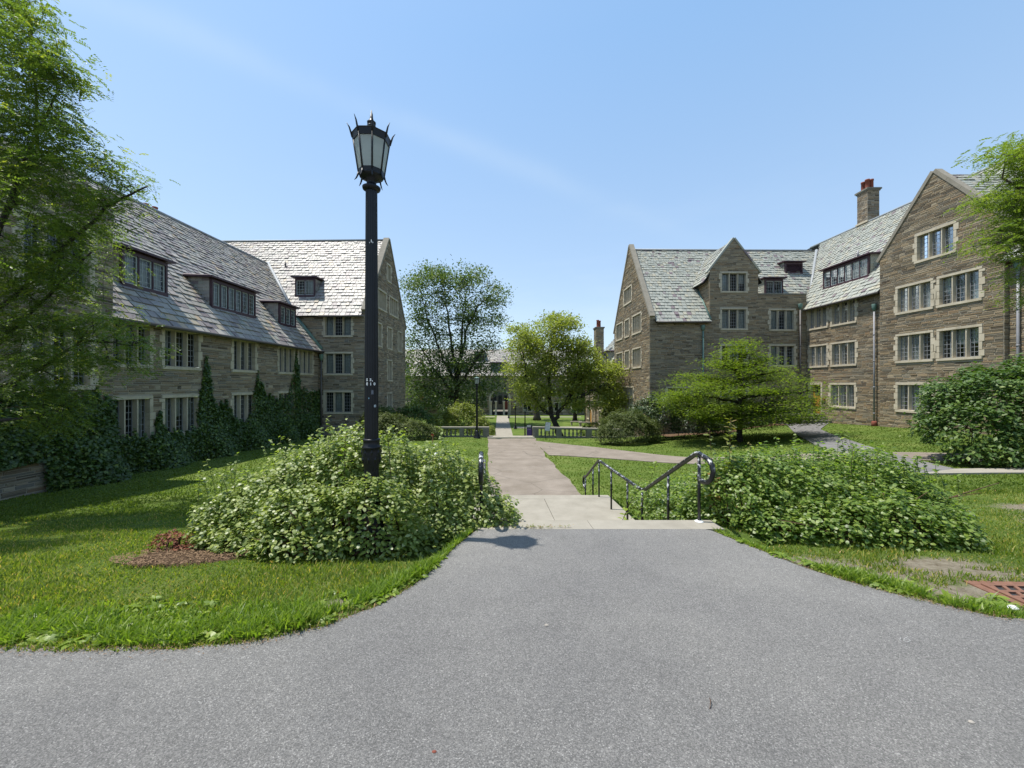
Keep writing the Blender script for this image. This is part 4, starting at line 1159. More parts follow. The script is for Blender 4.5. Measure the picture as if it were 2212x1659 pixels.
# front bay gable roof
for sgn, t_e, seed in ((1, 15.75, 37), (-1, 20.55, 38)):
    a_ = PR(t_e, 30.35+.3, 8.12); b_ = PR(t_e, 37, 8.12)
    hw = 2.4; rise = 11.5-8.12
    pl = slope_plane(a_, b_, RT*sgn*hw+EZ*rise, None)
    L_ = math.hypot(hw, rise)
    roof(RH, pl, [(.1, 0), (1.85, 0), (4.35, L_), (.1, L_)], SLATE_R, 0, seed=seed, e0=.34, e1=.25, w0=.28, w1=.5)
for (t_, nn) in ((16.2, -RT), (20.1, RT)):
    pl = Plane(PR(t_, 30.62, 0), RS, EZ, nn)
    wall(RH, pl, [(0, 4.9), (2.6, 8.35), (2.6, 8.6), (0, 8.6)], [], STONE_R, 0, seed=int(t_))
# parapet returns
mb = MB(); mb.tube([PR(24.75, 31.3, 6.6), PR(28.9, 35.6, 12.45)], .13, 6); mb.build("valley", LEADM, RH)
mb = MB(); mb.tube([PR(15.8, 32.55, 8.1), PR(18.15, 34.95, 11.5)], .08, 6); mb.build("valley", LEADM, RH)
mb = MB(); mb.tube([PR(16.15, 30.3, 5.1), PR(16.15, 32.5, 8.05)], .07, 6); mb.build("flashing", COPPER, RH)
zr = lambda s_: 4.92+1.4*(s_-30.28)
dpl = lambda s_: Plane(PR(0, s_, 0), RT, EZ, -RS)
dormer(RH, dpl(31.9), 21.55, 23.05, 7.2, 8.75, 2, lambda v: max(.02, (v-zr(31.9))/1.4), SLATE_R, [0, 0], seed=5)
dormer(RH, dpl(33.7), 24.55, 26.1, 9.7, 10.7, 1, lambda v: max(.02, (v-zr(33.7))/1.4), SLATE_R, louver=True, seed=6)
zw = lambda t_: 5.85+1.25*(t_-23.62)
dormer(RH, Plane(PR(24.85, 0, 0), RS, EZ, -RT), 26.2, 30.0, 7.38, 8.85, 6, lambda v: max(.02, (v-zw(24.85))/1.25), SLATE_R, [0, 1, 0, 0, 0, 0], seed=7)
chimney(RH, PR(29.85, 31.5, 0)[:2], .95, .95, 11, 15.85, STONE_L, [(-.26, -.22, .15, .8), (-.2, .22, .15, .8), (.14, -.12, .16, .85), (.3, .25, .14, .62)], seed=4, rot=-.015, ledge=13.2)
mb = MB(); p_ = PR(26.6, 28.9, zw(26.6)); mb.tube([p_, (p_[0], p_[1], p_[2]+.5)], .06, 8); mb.build("vent_pipe", PIPEG, RH)
pipe_down(RH, *PR(15.6, 30.45, 0)[:2], -3.9, 4.5, COPPER); pipe_down(RH, *PR(23.35, 30.4, 0)[:2], -2.9, 6.2, PIPE)
pipe_down(RH, *PR(23.82, 24.75, 0)[:2], -2.7, 5.0, PIPEG, .05); pipe_down(RH, *PR(23.9, 17.8, 0)[:2], -2.4, 5.6, PIPEG, .055)
mb = MB(); mb.lathe([(.14, 0), (.14, .35), (.1, .4)], PR(23.82, 24.75, -2.8), 10); mb.build("pipe_foot", TERRA, RH)
# carved panel blocks between the paired windows
for (s_, z) in ((21.12, 5.0), (21.12, 2.1), (28.4, 5.1), (28.4, 2.1)):
    mb = MB(); pl = wgR if s_ < 24 else wingR
    mb.box(pl, s_-.06, s_+.06, z-.3, z+.3, 0, .05, 0, bev=.01); mb.build("carved_panel", LIME, RH)
# door with stone surround, stoop and steps
mb = MB()
mb.box(wingR, 29.0, 29.18, -2.3, .12, -.3, .05, 0, bev=.01); mb.box(wingR, 30.2, 30.38, -2.3, .12, -.3, .05, 0, bev=.01); mb.box(wingR, 29.181, 30.199, -.06, .12, -.3, .05, 0, bev=.01)
ds = mb.build("door_surround", LIME, RH)
mb = MB(); mb.box(wingR, 29.18, 30.2, -2.3, -.06, -.26, -.2, 0); dd = mb.build("door", DOORM, RH)
for k in range(5):
    mb = MB(); mb.box(wingR, 29.2+k*.2, 29.385+k*.2, -2.27, -.9 if k in (1, 2, 3) else -.1, -.2, -.185, 0); mb.build("door_plank", DOORM, dd)
mb = MB(); mb.box(wingR, 29.42, 29.96, -.88, -.2, -.2, -.17, 0); mb.build("door_light", DARKIN, dd)
mb = MB(); mb.lathe([(.0, 0), (.035, .01), (.035, .05), (0, .06)], wingR(30.08, -1.3, -.15), 8); mb.build("handle", IRON, dd)
mb = MB(); mb.box(wingR, 28.75, 28.95, -1.3, -1.05, 0.02, .1, 0); mb.build("letter_box", TERRA, RH)
stp = bpy.data.objects.new("door_steps", None); link(stp)
tag(stp, "stone stoop with two steps before the yellow wooden door", "steps")
for (nm, t0, t1, s0, s1, z0, z1) in (("stoop", 20.9, 23.97, 28.9, 30.55, -3.6, -2.30), ("step", 21.6, 23.96, 28.52, 28.895, -3.6, -2.49), ("step", 22.0, 23.95, 28.12, 28.515, -3.6, -2.68)):
    mb = MB(); pl = Plane(PR(0, 0, 0), RT, RS, EZ)
    mb.box(pl, t0, t1, s0, s1, z0, z1, 0, bev=.01); mb.build(nm, CAST, stp)
rl = MB()
rp_ = [PR(22.0, 28.2, -1.75), PR(22.0, 28.9, -1.4), PR(21.0, 28.95, -1.4), PR(21.0, 30.4, -1.4)]
rl.tube(rp_, .02, 6); rl.tube([PR(22.0, 28.2, -2.75), PR(22.0, 28.2, -1.75)], .018, 6); rl.tube([PR(22, 28.9, -2.3), PR(22, 28.9, -1.4)], .018, 6); rl.tube([PR(21, 28.95, -2.3), PR(21, 28.95, -1.4)], .018, 6); rl.tube([PR(21.02, 28.95, -1.85), PR(21.98, 28.92, -1.85)], .012, 6)
o = rl.build("stoop_railing", IRON); tag(o, "thin black railing around the stoop of the yellow door", "railing")

# ------------------------------------------------------------------ arch hall across the quadrangle
AH = building("arch_hall", None, "shaded stone hall with an open archway across the far end of the quadrangle", "building")
FX = Plane((0, 72, 0), (1, 0, 0), (0, 0, 1), (0, -1, 0))
aw = [(-22.5, -20.6, -4.9, -3.1), (-15.2, -13.4, -3.2, -1.4), (-12.0, -10.2, -3.2, -1.3), (-9.4, -7.2, -5.2, -3.5), (-6.8, -5.0, -.9, .9), (-12, -10.2, -.6, 1.1), (2.0, 3.8, -5.2, -3.4), (4.9, 6.7, -5.2, -3.4), (-6.6, -4.7, -3.3, -1.5), (0.2, 2.0, -.6, 1.1), (3.4, 5.2, -2.4, -.7), (7.8, 9.6, -5.2, -3.4), (6.2, 8.2, -2.4, -.7)]
def archpoly(c, hw, z0, zs):
    return [(c-hw, z0)]+[(c-hw*cos(pi*k/12), zs+hw*sin(pi*k/12)) for k in range(13)]+[(c+hw, z0)]
def awall():
    poly = rect(-26, 14, -6.6, 1.8)
    arch = archpoly(-2.25, 1.75, -6.3, -2.9); door = archpoly(-17.3, .85, -3.5, -1.35)
    mb = MB()
    inner = [rect(h[0]+.05, h[1]-.05, h[2]+.05, h[3]-.05) for h in aw]
    for (a, b, l0, l1, h0, h1) in bands([poly, arch, door]+inner):
        mb.face([FX(l0, a), FX(l1, a), FX(h1, b), FX(h0, b)], 0, .5)
    w = mb.build("wall", MORTAR, AH)
    r = np.random.default_rng(5)
    it = courses(poly, aw+[(-3.9, -.6, -6.6, -2.9), (-3.6, -.9, -3, -1.5), (-18.1, -16.5, -3.5, -1.35), (-17.9, -16.7, -1.4, -.7)], r, lmin=.35, lmax=1.1, hmax=.34)
    pieces("stone", FX, it, STONE_L, w, 0, dep=.02, seed=8)
    for (c, hw, z0, zs, wd) in ((-2.25, 1.75, -6.2, -2.9, .3), (-17.3, .85, -3.5, -1.35, .26)):
        mb = MB(); pts = archpoly(c, hw, z0, zs); outp = archpoly(c, hw+wd, z0, zs)
        for k in range(len(pts)-1):
            q = [pts[k], pts[k+1], outp[k+1], outp[k]]
            c8 = [FX(a, b, -.5) for a, b in q]+[FX(a, b, .06) for a, b in q]
            mb.raw(c8, [(4, 5, 6, 7), (0, 1, 5, 4), (1, 2, 6, 5), (2, 3, 7, 6), (3, 0, 4, 7)], 0)
        mb.build("arch_surround", LIME, AH)
awall()
for k, w_ in enumerate(aw): window(AH, FX, w_, 2, [0, 0], seed=k+100, lite=True, quoin=False)
mb = MB()
for x in (-3.9, -3.0, -1.5, -.6):
    mb2 = MB(); mb2.lathe([(.26, 0), (.26, .25), (.18, .32), (.17, 2.5), (.24, 2.62), (.26, 2.8)], (x, 71.7, -5.95), 12); mb2.build("column", LIME, AH)
# passage through the building; dark floor runs on past it, standing in for shade
mb = MB()
mb.face([(-4.0, 72, -6.2), (-4.0, 82, -6.2), (-4.0, 82, -1.1), (-4.0, 72, -1.1)], 0); mb.face([(-.5, 72, -6.2), (-.5, 82, -6.2), (-.5, 82, -1.1), (-.5, 72, -1.1)], 0)
mb.face([(-4.0, 72, -1.05), (-.5, 72, -1.05), (-.5, 82, -1.05), (-4.0, 82, -1.05)], 0)
mb.face([(-4.0, 72, -5.83), (-.5, 72, -5.83), (-.5, 87.9, -5.83), (-4.0, 87.9, -5.83)], 0)
mb.build("passage", CAST, AH)
mb = MB(); mb.face([FX(-18.2, -3.5, -.45), FX(-16.4, -3.5, -.45), FX(-16.4, -.4, -.45), FX(-18.2, -.4, -.45)]); mb.build("door", DOORM, AH)
mb = MB(); mb.face([(-26, 82, -6.6), (-4, 82, -6.6), (-4, 82, 1.8), (-26, 82, 1.8)]); mb.face([(-.5, 82, -6.6), (14, 82, -6.6), (14, 82, 1.8), (-.5, 82, 1.8)]); mb.face([(-4, 82, -1.1), (-.5, 82, -1.1), (-.5, 82, 1.8), (-4, 82, 1.8)])
mb.build("rear_wall", CAST, AH)
ra = slope_plane((-27, 71.6, 1.55), (15, 71.6, 1.55), (0, 1, .99), None); la_ = math.hypot(5.4, 5.35)
roof(AH, ra, rect(0, 42, 0, la_), SLATE_L, 0, seed=41, w0=.4, w1=.8, e0=.36, e1=.3)
rb_ = slope_plane((15, 82.4, 1.55), (-27, 82.4, 1.55), (0, -1, .99), None)
roof(AH, rb_, rect(0, 42, 0, la_), SLATE_L, 0, seed=42, w0=2, w1=4, e0=1, e1=1)
gutter(AH, (-27, 71.5, 1.5), (15, 71.5, 1.5))
for (x0, x1, n_, yy, v0_, lv) in ((-12.4, -8.9, 5, 72.4, 2.4, False), (-23, -20, 4, 72.4, 2.4, False), (-7.3, -5.4, 1, 74.6, 4.6, True), (-4.0, -.9, 4, 72.4, 2.4, False)):
    pl = Plane((0, yy, 0), (1, 0, 0), (0, 0, 1), (0, -1, 0))
    zz = 1.55+.99*(yy-71.6)
    dormer(AH, pl, x0, x1, v0_, v0_+1.55, n_, (lambda zz: (lambda v: max(.02, (v-zz)/.99)))(zz), SLATE_L, [0]*n_, louver=lv, seed=int(abs(x0)))
# raised terrace and stair wall before the arched door
tw = building("terrace_wall", None, "stone terrace wall below the arched doorway beyond the left hall", "wall")
wall(tw, Plane((0, 66, 0), (1, 0, 0), (0, 0, 1), (0, -1, 0)), [(-24, -6.6), (-12.2, -6.6), (-12.2, -4.2), (-15.2, -3.0), (-24, -3.6)], [], STONE_L, 0, seed=44, scale=1.4)
coping(tw, Plane((0, 66, 0), (1, 0, 0), (0, 0, 1), (0, -1, 0)), [(-24, -3.6), (-15.2, -3.0)], -.4, .08, .14); coping(tw, Plane((0, 66, 0), (1, 0, 0), (0, 0, 1), (0, -1, 0)), [(-15.2, -3.0), (-12.2, -4.2)], -.4, .08, .14)
mb = MB(); mb.abox(-24, -12.2, 66.02, 71.9, -6.6, -3.7); mb.build("terrace", CAST, tw)

# ------------------------------------------------------------------ far right hall behind the yews
BH = building("far_right_hall", None, "distant sunlit stone hall beyond the right gable, with its own chimney", "building")
FR_ = Plane((10.55, 0, 0), (-.0, 1, 0), (0, 0, 1), (-1, 0, 0))
fw2 = [(45.2, 46.8, -.4, 1.1), (48.4, 50, -.4, 1.1), (52.4, 54, -.4, 1.1), (45.5, 47, -4.9, -3.1), (48.9, 50.0, -3.0, -1.1), (52.6, 54, -4.9, -3.1), (53, 54.6, -2.4, -.8), (45.4, 47, -2.6, -1)]
wall(BH, FR_, rect(43.5, 56, -6.4, 1.6), fw2, STONE_R, 0, seed=51, scale=1.3)
for k, w_ in enumerate(fw2): window(BH, FR_, w_, 2, seed=k+120, lite=True, quoin=False)
wall(BH, Plane((10.55, 56, 0), (1, 0, 0), (0, 0, 1), (0, 1, 0)), rect(0, 9, -6.4, 1.6), [], STONE_R, 0, seed=53, scale=2)
rf = slope_plane((10.2, 43, 1.3), (10.2, 56.4, 1.3), (1, 0, 1.2), None); lr = math.hypot(4.8, 5.76)
roof(BH, rf, [(0, 0), (13.4, 0), (10.5, lr), (0, lr)], SLATE_R, 0, seed=52, w0=.3, w1=.6, e0=.32, e1=.26)
rf2 = slope_plane((10.2, 56.4, 1.3), (19.8, 56.4, 1.3), (0, -2.9, 5.76), None)
roof(BH, rf2, [(0, 0), (9.6, 0), (4.8, math.hypot(2.9, 5.76))], SLATE_R, 0, seed=54, w0=.5, w1=1, e0=.4, e1=.4)
rf3 = slope_plane((19.8, 56.4, 1.3), (19.8, 43, 1.3), (-1, 0, 1.2), None)
roof(BH, rf3, [(0, 0), (13.4, 0), (13.4, lr), (2.9, lr)], SLATE_R, 0, seed=55, w0=1, w1=2, e0=.6, e1=.6)
chimney(BH, (11.4, 50.6), 1.0, 1.3, 1, 7.3, STONE_R, [(-.2, -.3, .17, .95), (.15, .25, .17, .95)], seed=9, ledge=3.6)
dormer(BH, Plane((10.9, 0, 0), (0, 1, 0), (0, 0, 1), (-1, 0, 0)), 44.6, 47, 2.2, 3.7, 3, lambda v: max(.02, (v-(1.3+1.2*.7))/1.2), SLATE_R, [0, 0, 0], seed=12)
mb = MB(); pts = archpoly(51.2, .55, -5.6, -3.9)
mb.face([FR_(a, b, .03) for a, b in pts]); mb.build("door", DOORM, BH)
mb = MB(); outp = archpoly(51.2, .75, -5.6, -3.9)
for k in range(len(pts)-1):
    q = [pts[k], pts[k+1], outp[k+1], outp[k]]
    c8 = [FR_(a, b, 0) for a, b in q]+[FR_(a, b, .08) for a, b in q]
    mb.raw(c8, [(4, 5, 6, 7), (0, 1, 5, 4), (1, 2, 6, 5), (2, 3, 7, 6), (3, 0, 4, 7)], 0)
mb.build("door_surround", LIME, BH)
pipe_down(BH, 10.42, 51.9, -5.6, 1.2, PIPE, .06, False); pipe_down(BH, 10.42, 47.9, -5.6, 1.2, PIPE, .06, False)
# dark building added behind the archway so that its opening reads shaded
YH = building("archway_dark_backing", None, "dark building added beyond the archway to darken the view through it", "building")
mb = MB(); mb.abox(-12, 8, 88, 96, -7, 2); mb.build("wall", CAST, YH)
mb = MB(); mb.raw([(-12.5, 87.5, 2), (8.5, 87.5, 2), (8.5, 92, 5), (-12.5, 92, 5), (-12.5, 96.5, 2), (8.5, 96.5, 2)], [(0, 1, 2, 3), (3, 2, 5, 4)], 0); mb.build("roof", SLATE_L, YH)
for k in range(4):
    mb = MB(); mb.abox(-4.4+k*1.3, -3.6+k*1.3, 87.9, 87.99, -4.6, -2.6); mb.build("window", DARKIN, YH)
mb = MB(); mb.abox(-2.0, -.6, 87.85, 87.99, -6.6, -3.9); mb.build("door", TERRA, YH)
# ------------------------------------------------------------------ vegetation
def VP(vx, vy, Y): return np.array([(vx-1106)/831.6*Y, Y, -(vy-829.5)/831.6*Y])
def bez(p0, p1, p2, n):
    return [tuple(np.array(p0)*(1-t)**2+2*np.array(p1)*t*(1-t)+np.array(p2)*t*t) for t in np.linspace(0, 1, n)]
def tree(name, label, base, trunk, r0, limbs, targets, leafmat, bark, seed, leaf=.1, nleaf=60, spread=(.5, .5, .35), up=.5, compound=False, cat="tree", group=None, aspect=.5, twig=.02, droop=.0, crown_oval=False):
    """trunk: list of points from base up; limbs: list of point lists; targets (n,3) are the centres of leafy sprays"""
    r = np.random.default_rng(seed)
    root = bpy.data.objects.new(name, None); link(root)
    tag(root, label, cat, group)
    mb = MB()
    pts = [tuple(base)]+[tuple(p) for p in trunk]
    fine_ = []
    for i in range(len(pts)-1):
        for k in range(4):
            a, b = np.array(pts[i]), np.array(pts[i+1]); fine_.append(tuple(a+(b-a)*k/4+r.normal(0, r0*.12, 3)*(i+k > 0)))
    fine_.append(pts[-1])
    rad = [r0*(1.35 if i == 0 else 1-.55*i/(len(fine_)-1)) for i in range(len(fine_))]
    mb.tube(fine_, rad, 10); mb.build("trunk", bark, root)
    nodes = []; nr = []
    for i, p in enumerate(fine_):
        if i > len(fine_)*.45: nodes.append(p); nr.append(rad[i])
    for L in limbs:
        L = [np.array(p, float) for p in L]; q = []
        for i in range(len(L)-1):
            for k in range(5): q.append(L[i]+(L[i+1]-L[i])*k/5+r.normal(0, r0*.18, 3)*(i+k > 0))
        q.append(L[-1])
        lr = r0*.52
        rr = [lr*(1-.85*i/(len(q)-1))+.008 for i in range(len(q))]
        mb = MB(); mb.tube([tuple(x) for x in q], rr, 7); mb.build("limb", bark, root)
        for i, p in enumerate(q): nodes.append(tuple(p)); nr.append(rr[i])
    nodes = [np.array(p) for p in nodes]
    tw = MB(); C = []; AX = []
    T = np.array(targets); order = np.argsort(np.min(np.linalg.norm(T[:, None]-np.array(nodes)[None], axis=2), axis=1))
    for k in order:
        t = T[k]; N_ = np.array(nodes); d = np.linalg.norm(N_-t, axis=1)+np.maximum(N_[:, 2]-t[2], 0)*.8
        j = int(np.argmin(d)); p = N_[j]
        mid = (p+t)/2+np.array([0, 0, .12*np.linalg.norm(t-p)])+r.normal(0, .06*np.linalg.norm(t-p)+.01, 3)
        b = bez(p, mid, t, 5); rs = min(nr[j]*.6, twig*2.5)
        tw.tube(b, [rs*(1-.8*i/4)+.003 for i in range(5)], 4, cap=False)
        for i in (2, 3, 4): nodes.append(np.array(b[i])); nr.append(rs*(1-.8*i/4)+.003)
        dirv = unit((t-p)[None])[0]
        n = max(3, int(nleaf*r.uniform(.5, 1.4)))
        c = t+r.normal(0, 1, (n, 3))*np.array(spread)*.6 - dirv*np.abs(r.normal(0, .35, (n, 1)))*spread[0]
        c[:, 2] -= droop*np.abs(r.normal(0, 1, n))
        C.append(c); AX.append(np.tile(dirv, (n, 1))+r.normal(0, .7, (n, 3)))
    ob = tw.build("twigs", bark, root); ob['kind'] = 'stuff'
    C = np.concatenate(C); AX = unit(np.concatenate(AX))
    clump = np.repeat(np.random.default_rng(seed+3).random(len(C)//7+1), 7)[:len(C)]
    rn = np.clip(clump*.6+np.random.default_rng(seed+4).random(len(C))*.4, 0, .999)
    if compound:
        AX[:, 2] = AX[:, 2]*.4-.25; AX = unit(AX); n = len(C)
        side = unit(np.cross(AX, np.array([0, 0, 1.0])+r.normal(0, .35, (n, 3)))); k = 7
        LL = leaf*r.uniform(.7, 1.2, n)
        cc = []; aa = []; rr_ = []
        for i in range(k):
            f = (i+.5)/k
            for s_ in (-1, 1):
                sag = np.zeros((n, 3)); sag[:, 2] = -.35*f*f*LL
                cc.append(C+AX*(f*LL)[:, None]+side*(s_*LL*.14)[:, None]+sag); aa.append(side*s_+AX*.35); rr_.append(rn)
        cc = np.concatenate(cc); aa = np.concatenate(aa); rr_ = np.concatenate(rr_)
        sz = np.tile(LL*.27, 2*k)
        V, F_, kf = leaf_arrays(cc, sz, r, up=.9, aspect=.42, axis=aa)
        o = npmesh("crown", V, F_, leafmat, rnd=np.tile(rr_, kf), parent=root)
    else:
        sz = leaf*r.uniform(.6, 1.3, len(C))
        V, F_, kf = leaf_arrays(C, sz, r, up=up, aspect=aspect, axis=AX)
        o = npmesh("crown", V, F_, leafmat, rnd=np.tile(rn, kf), parent=root)
    o['kind'] = 'stuff'
    return root
def discs(lst, Y, dY, seed, per=.0012, mn=3):
    """sample spray centres in a list of (vx, vy, rx, ry) foliage masses at depth Y +- dY"""
    r = np.random.default_rng(seed); out = []
    for (x, y, rx, ry) in lst:
        n = max(mn, int(rx*ry*per))
        for _ in range(n):
            a = r.uniform(0, 2*pi); q = sqrt(r.random())
            out.append(VP(x+rx*q*cos(a), y+ry*q*sin(a), Y+r.uniform(-dY, dY)*(1-.5*q)))
    return out

def lumps_pts(lumps, n, seed, shell=.13, ground=True, zmin=None):
    r = np.random.default_rng(seed)
    L = np.array(lumps, float)
    area = (L[:, 3]*L[:, 4]+L[:, 3]*L[:, 5]+L[:, 4]*L[:, 5]); pr = area/area.sum()
    k = r.choice(len(L), n*2, p=pr)
    d = unit(r.normal(size=(n*2, 3))); d[:, 2] = np.where(d[:, 2] < -.35, -d[:, 2], d[:, 2])
    ph = d*3.3+L[k, :3]*1.7
    bump_ = 1+.15*np.sin(ph[:, 0]*2.1+ph[:, 2])*np.cos(ph[:, 1]*1.9)+.06*np.sin(ph[:, 0]*6+ph[:, 1]*5)*np.cos(ph[:, 2]*6)
    rad = (1-np.abs(r.normal(0, shell, n*2)))*bump_
    spk = r.random(n*2) < .06
    rad = np.where(spk, rad*r.uniform(1.0, 1.2, n*2), rad)
    P = L[k, :3]+d*L[k, 3:6]*rad[:, None]
    keep = np.ones(n*2, bool)
    for i in range(len(L)):
        q = (((P-L[i, :3])/L[i, 3:6])**2).sum(1)
        keep &= ~((q < .52) & (k != i))
    g_ = terrain(P[:, 0], P[:, 1])
    keep &= P[:, 2] > g_+.02
    P = P[keep][:n]; D_ = d[keep][:n]
    return P, D_
def bush(name, label, lumps, n, leaf, mat, seed, cat="bush", aspect=.6, up=.55, oval=False, shell=.13, stems=True, group=None, outw=.5):
    P, D_ = lumps_pts(lumps, n, seed, shell)
    r = np.random.default_rng(seed+1)
    ctr = P.mean(0); loc = (float(ctr[0]), float(ctr[1]), tz(ctr[0], ctr[1]))
    root = bpy.data.objects.new(name, None); link(root); root.location = loc; tag(root, label, cat, group)
    sz = leaf*r.uniform(.6, 1.25, len(P))
    V, F_, kf = leaf_arrays(P, sz, r, up=up, aspect=aspect, oval=oval, outward=D_*outw)
    cl = (np.sin(P[:, 0]*4.1)+np.cos(P[:, 1]*3.7+P[:, 2]*5))*.12
    rn = np.clip(r.random(len(P))*.9+cl*.6+.03, 0, .999)
    o = npmesh("foliage", V-np.array(loc), F_, mat, rnd=np.tile(rn, kf), parent=root); o['kind'] = 'stuff'
    if stems:
        mb = MB()
        for l in lumps:
            for k in range(5):
                e = (l[0]+r.normal(0, l[3]*.45), l[1]+r.normal(0, l[4]*.45), l[2]+l[5]*.6)
                b = (l[0]+r.normal(0, l[3]*.2), l[1]+r.normal(0, l[4]*.2), tz(l[0], l[1])-.02)
                mb.tube(bez(b, ((b[0]+e[0])/2+.05, (b[1]+e[1])/2, (b[2]+e[2])/2+.1), e, 4), [.014, .011, .008, .004], 4)
        mb.build("stems", TWIG, root, loc=loc)['kind'] = 'stuff'
    return root
def shoot(label, base, top, mat, n=26, leaf=.06, seed=0, name="tall_shoot", cat="plant", leaf_len=1.0, whorl=False, start=.25, aspect=.45):
    r = np.random.default_rng(seed)
    root = bpy.data.objects.new(name, None); link(root); root.location = base; tag(root, label, cat)
    b = np.array(base); t = np.array(top); pts = bez(b, (b+t)/2+r.normal(0, .03, 3), t, 7)
    mb = MB(); mb.tube(pts, [.007*(1-.7*i/6) for i in range(7)], 5); mb.build("stem", TWIG, root, loc=base)
    f = np.linspace(start, 1, n); P = np.array([np.array(pts[min(5, int(q*6))])*(1-(q*6-min(5, int(q*6))))+np.array(pts[min(6, int(q*6)+1)])*(q*6-min(5, int(q*6))) for q in f])
    an = np.arange(n)*2.4; ax_ = np.stack([np.cos(an), np.sin(an), np.full(n, .35)], 1)
    sz = leaf*leaf_len*(1.2-.6*f)*r.uniform(.8, 1.2, n)
    C = P+unit(ax_)*(sz*.55)[:, None]
    V, F_, kf = leaf_arrays(C, sz, r, up=1.2, aspect=aspect, axis=ax_, oval=True)
    o = npmesh("foliage", V-np.array(base), F_, mat, rnd=np.tile(np.clip(f*.7+r.random(n)*.3, 0, .999), kf), parent=root); o['kind'] = 'stuff'
    return root

# near tree, left (trunk just outside the frame): fine compound leaves
NL = [(20, 40, 90, 70), (80, 120, 60, 40), (60, 170, 110, 35), (150, 160, 50, 14), (30, 240, 110, 45), (110, 275, 70, 30), (165, 300, 35, 16), (50, 340, 110, 40), (190, 355, 70, 18), (240, 385, 40, 12), (300, 398, 40, 8),
      (60, 410, 110, 35), (190, 430, 70, 22), (120, 490, 90, 30), (225, 470, 35, 16), (40, 560, 100, 40), (150, 560, 45, 26), (70, 620, 90, 30), (170, 615, 40, 16), (60, 700, 120, 34), (190, 695, 80, 20), (250, 735, 70, 14), (310, 742, 30, 7),
      (90, 770, 120, 24), (220, 780, 90, 12), (295, 795, 30, 7), (60, 830, 90, 24), (150, 850, 50, 18), (110, 900, 34, 30), (150, 925, 20, 14)]
tl = discs(NL, 7.6, 1.0, 5, per=.0105, mn=4)
rr = np.random.default_rng(9)
for _ in range(110):
    d = unit(rr.normal(size=(1, 3)))[0]*rr.uniform(.5, 1)**.5
    tl.append(np.array([-11.2, 8.2, 3.0])+d*np.array([2.2, 2.6, 4.2]))
for _ in range(95):
    tl.append(np.array([rr.uniform(-10.4, -8.0), rr.uniform(4.6, 6.0), rr.uniform(1.4, 4.6)]))
tb = (-11.9, 8.2, tz(-11.9, 8.2)-.1)
lim = [[(-11.6, 8.2, -.4), (-9.8, 8.0, .3), (-8.6, 7.7, .9), (-7.4, 7.5, .75)], [(-11.6, 8.2, .2), (-9.6, 7.8, 1.6), (-8.3, 7.6, 2.6)], [(-11.6, 8.2, .9), (-9.4, 7.9, 2.6), (-8.0, 7.6, 3.5), (-7.1, 7.5, 3.85)],
       [(-11.6, 8.2, 1.5), (-10, 7.8, 4.2), (-8.9, 7.5, 5.6)], [(-11.6, 8.2, 2), (-10.2, 8.3, 5), (-9.6, 7.7, 7.2)], [(-11.6, 8.2, -.8), (-9.8, 7.5, -.7), (-9.0, 7.4, -.6)], [(-11.6, 8.2, 1), (-12, 8.8, 3.5), (-12.6, 9, 5)], [(-11.6, 8.2, .5), (-10.8, 6.6, 2.2), (-9.4, 5.4, 2.9), (-8.4, 5.2, 3.0)]]
tree("honey_locust", "feathery honey locust overhanging the lawn at the left edge of the picture", tb, [(-11.8, 8.2, .5), (-11.7, 8.2, 2.6)], .08, lim, tl, L_LOCL, BARKD, 21, leaf=.21, nleaf=14, spread=(.38, .38, .18), compound=True, twig=.010)
# near tree, right
NR = [(2150, 330, 35, 10), (2190, 350, 40, 18), (2200, 400, 50, 22), (2150, 430, 50, 14), (2195, 460, 50, 24), (2110, 440, 25, 8), (2180, 500, 50, 16), (2120, 525, 40, 10), (2190, 545, 35, 14), (2195, 600, 22, 10), (2210, 640, 18, 10), (2200, 300, 25, 12), (2240, 400, 50, 60), (2250, 500, 50, 60), (2300, 450, 80, 80), (2240, 330, 50, 40)]
trr = discs(NR, 8.8, 1.0, 6, per=.018, mn=5)
tb = (14.0, 9.0, tz(14, 9)-.1)
lim = [[(14, 9, 1.5), (13.2, 9, 3.2), (12.2, 8.8, 4.1), (11.2, 8.8, 4.7)], [(14, 9, 1.2), (13, 9, 2.6), (11.6, 8.8, 3.3), (10.8, 8.8, 3.2)], [(14, 9, 2), (13.5, 9, 4.6), (12.6, 8.9, 5.6)], [(14, 9, .8), (13, 8.8, 1.8), (11.9, 8.8, 2.4)]]
tree("honey_locust", "leafy branch tips of a tree reaching in at the right edge above the gable", tb, [(14, 9, .5), (14, 9, 3)], .16, lim, trr, L_LOCL, BARK, 22, leaf=.22, nleaf=12, spread=(.34, .34, .14), compound=True, twig=.010)

# tall open tree behind the left end of the balustrade
EL = [(985, 592, 60, 22), (930, 598, 40, 24), (895, 620, 28, 30), (1035, 600, 35, 20), (1070, 640, 26, 28), (985, 630, 60, 26), (920, 655, 40, 26), (1045, 660, 40, 22), (985, 675, 50, 24), (895, 700, 28, 24), (940, 710, 34, 22), (1030, 705, 50, 22), (1075, 690, 18, 12), (985, 735, 45, 20), (905, 745, 34, 22), (1050, 745, 38, 18), (890, 790, 24, 26), (930, 790, 34, 22), (1000, 790, 40, 18), (1060, 790, 30, 16), (900, 840, 30, 24), (950, 850, 36, 20), (1010, 845, 40, 20), (1065, 840, 30, 18), (905, 815, 34, 24), (960, 820, 40, 24), (1020, 815, 44, 24), (1078, 815, 20, 20), (890, 865, 24, 16), (985, 770, 60, 18), (940, 870, 30, 12)]
te = discs(EL, 52, 5, 8, per=.022, mn=8)
def V3(x, y, Y): return tuple(VP(x, y, Y))
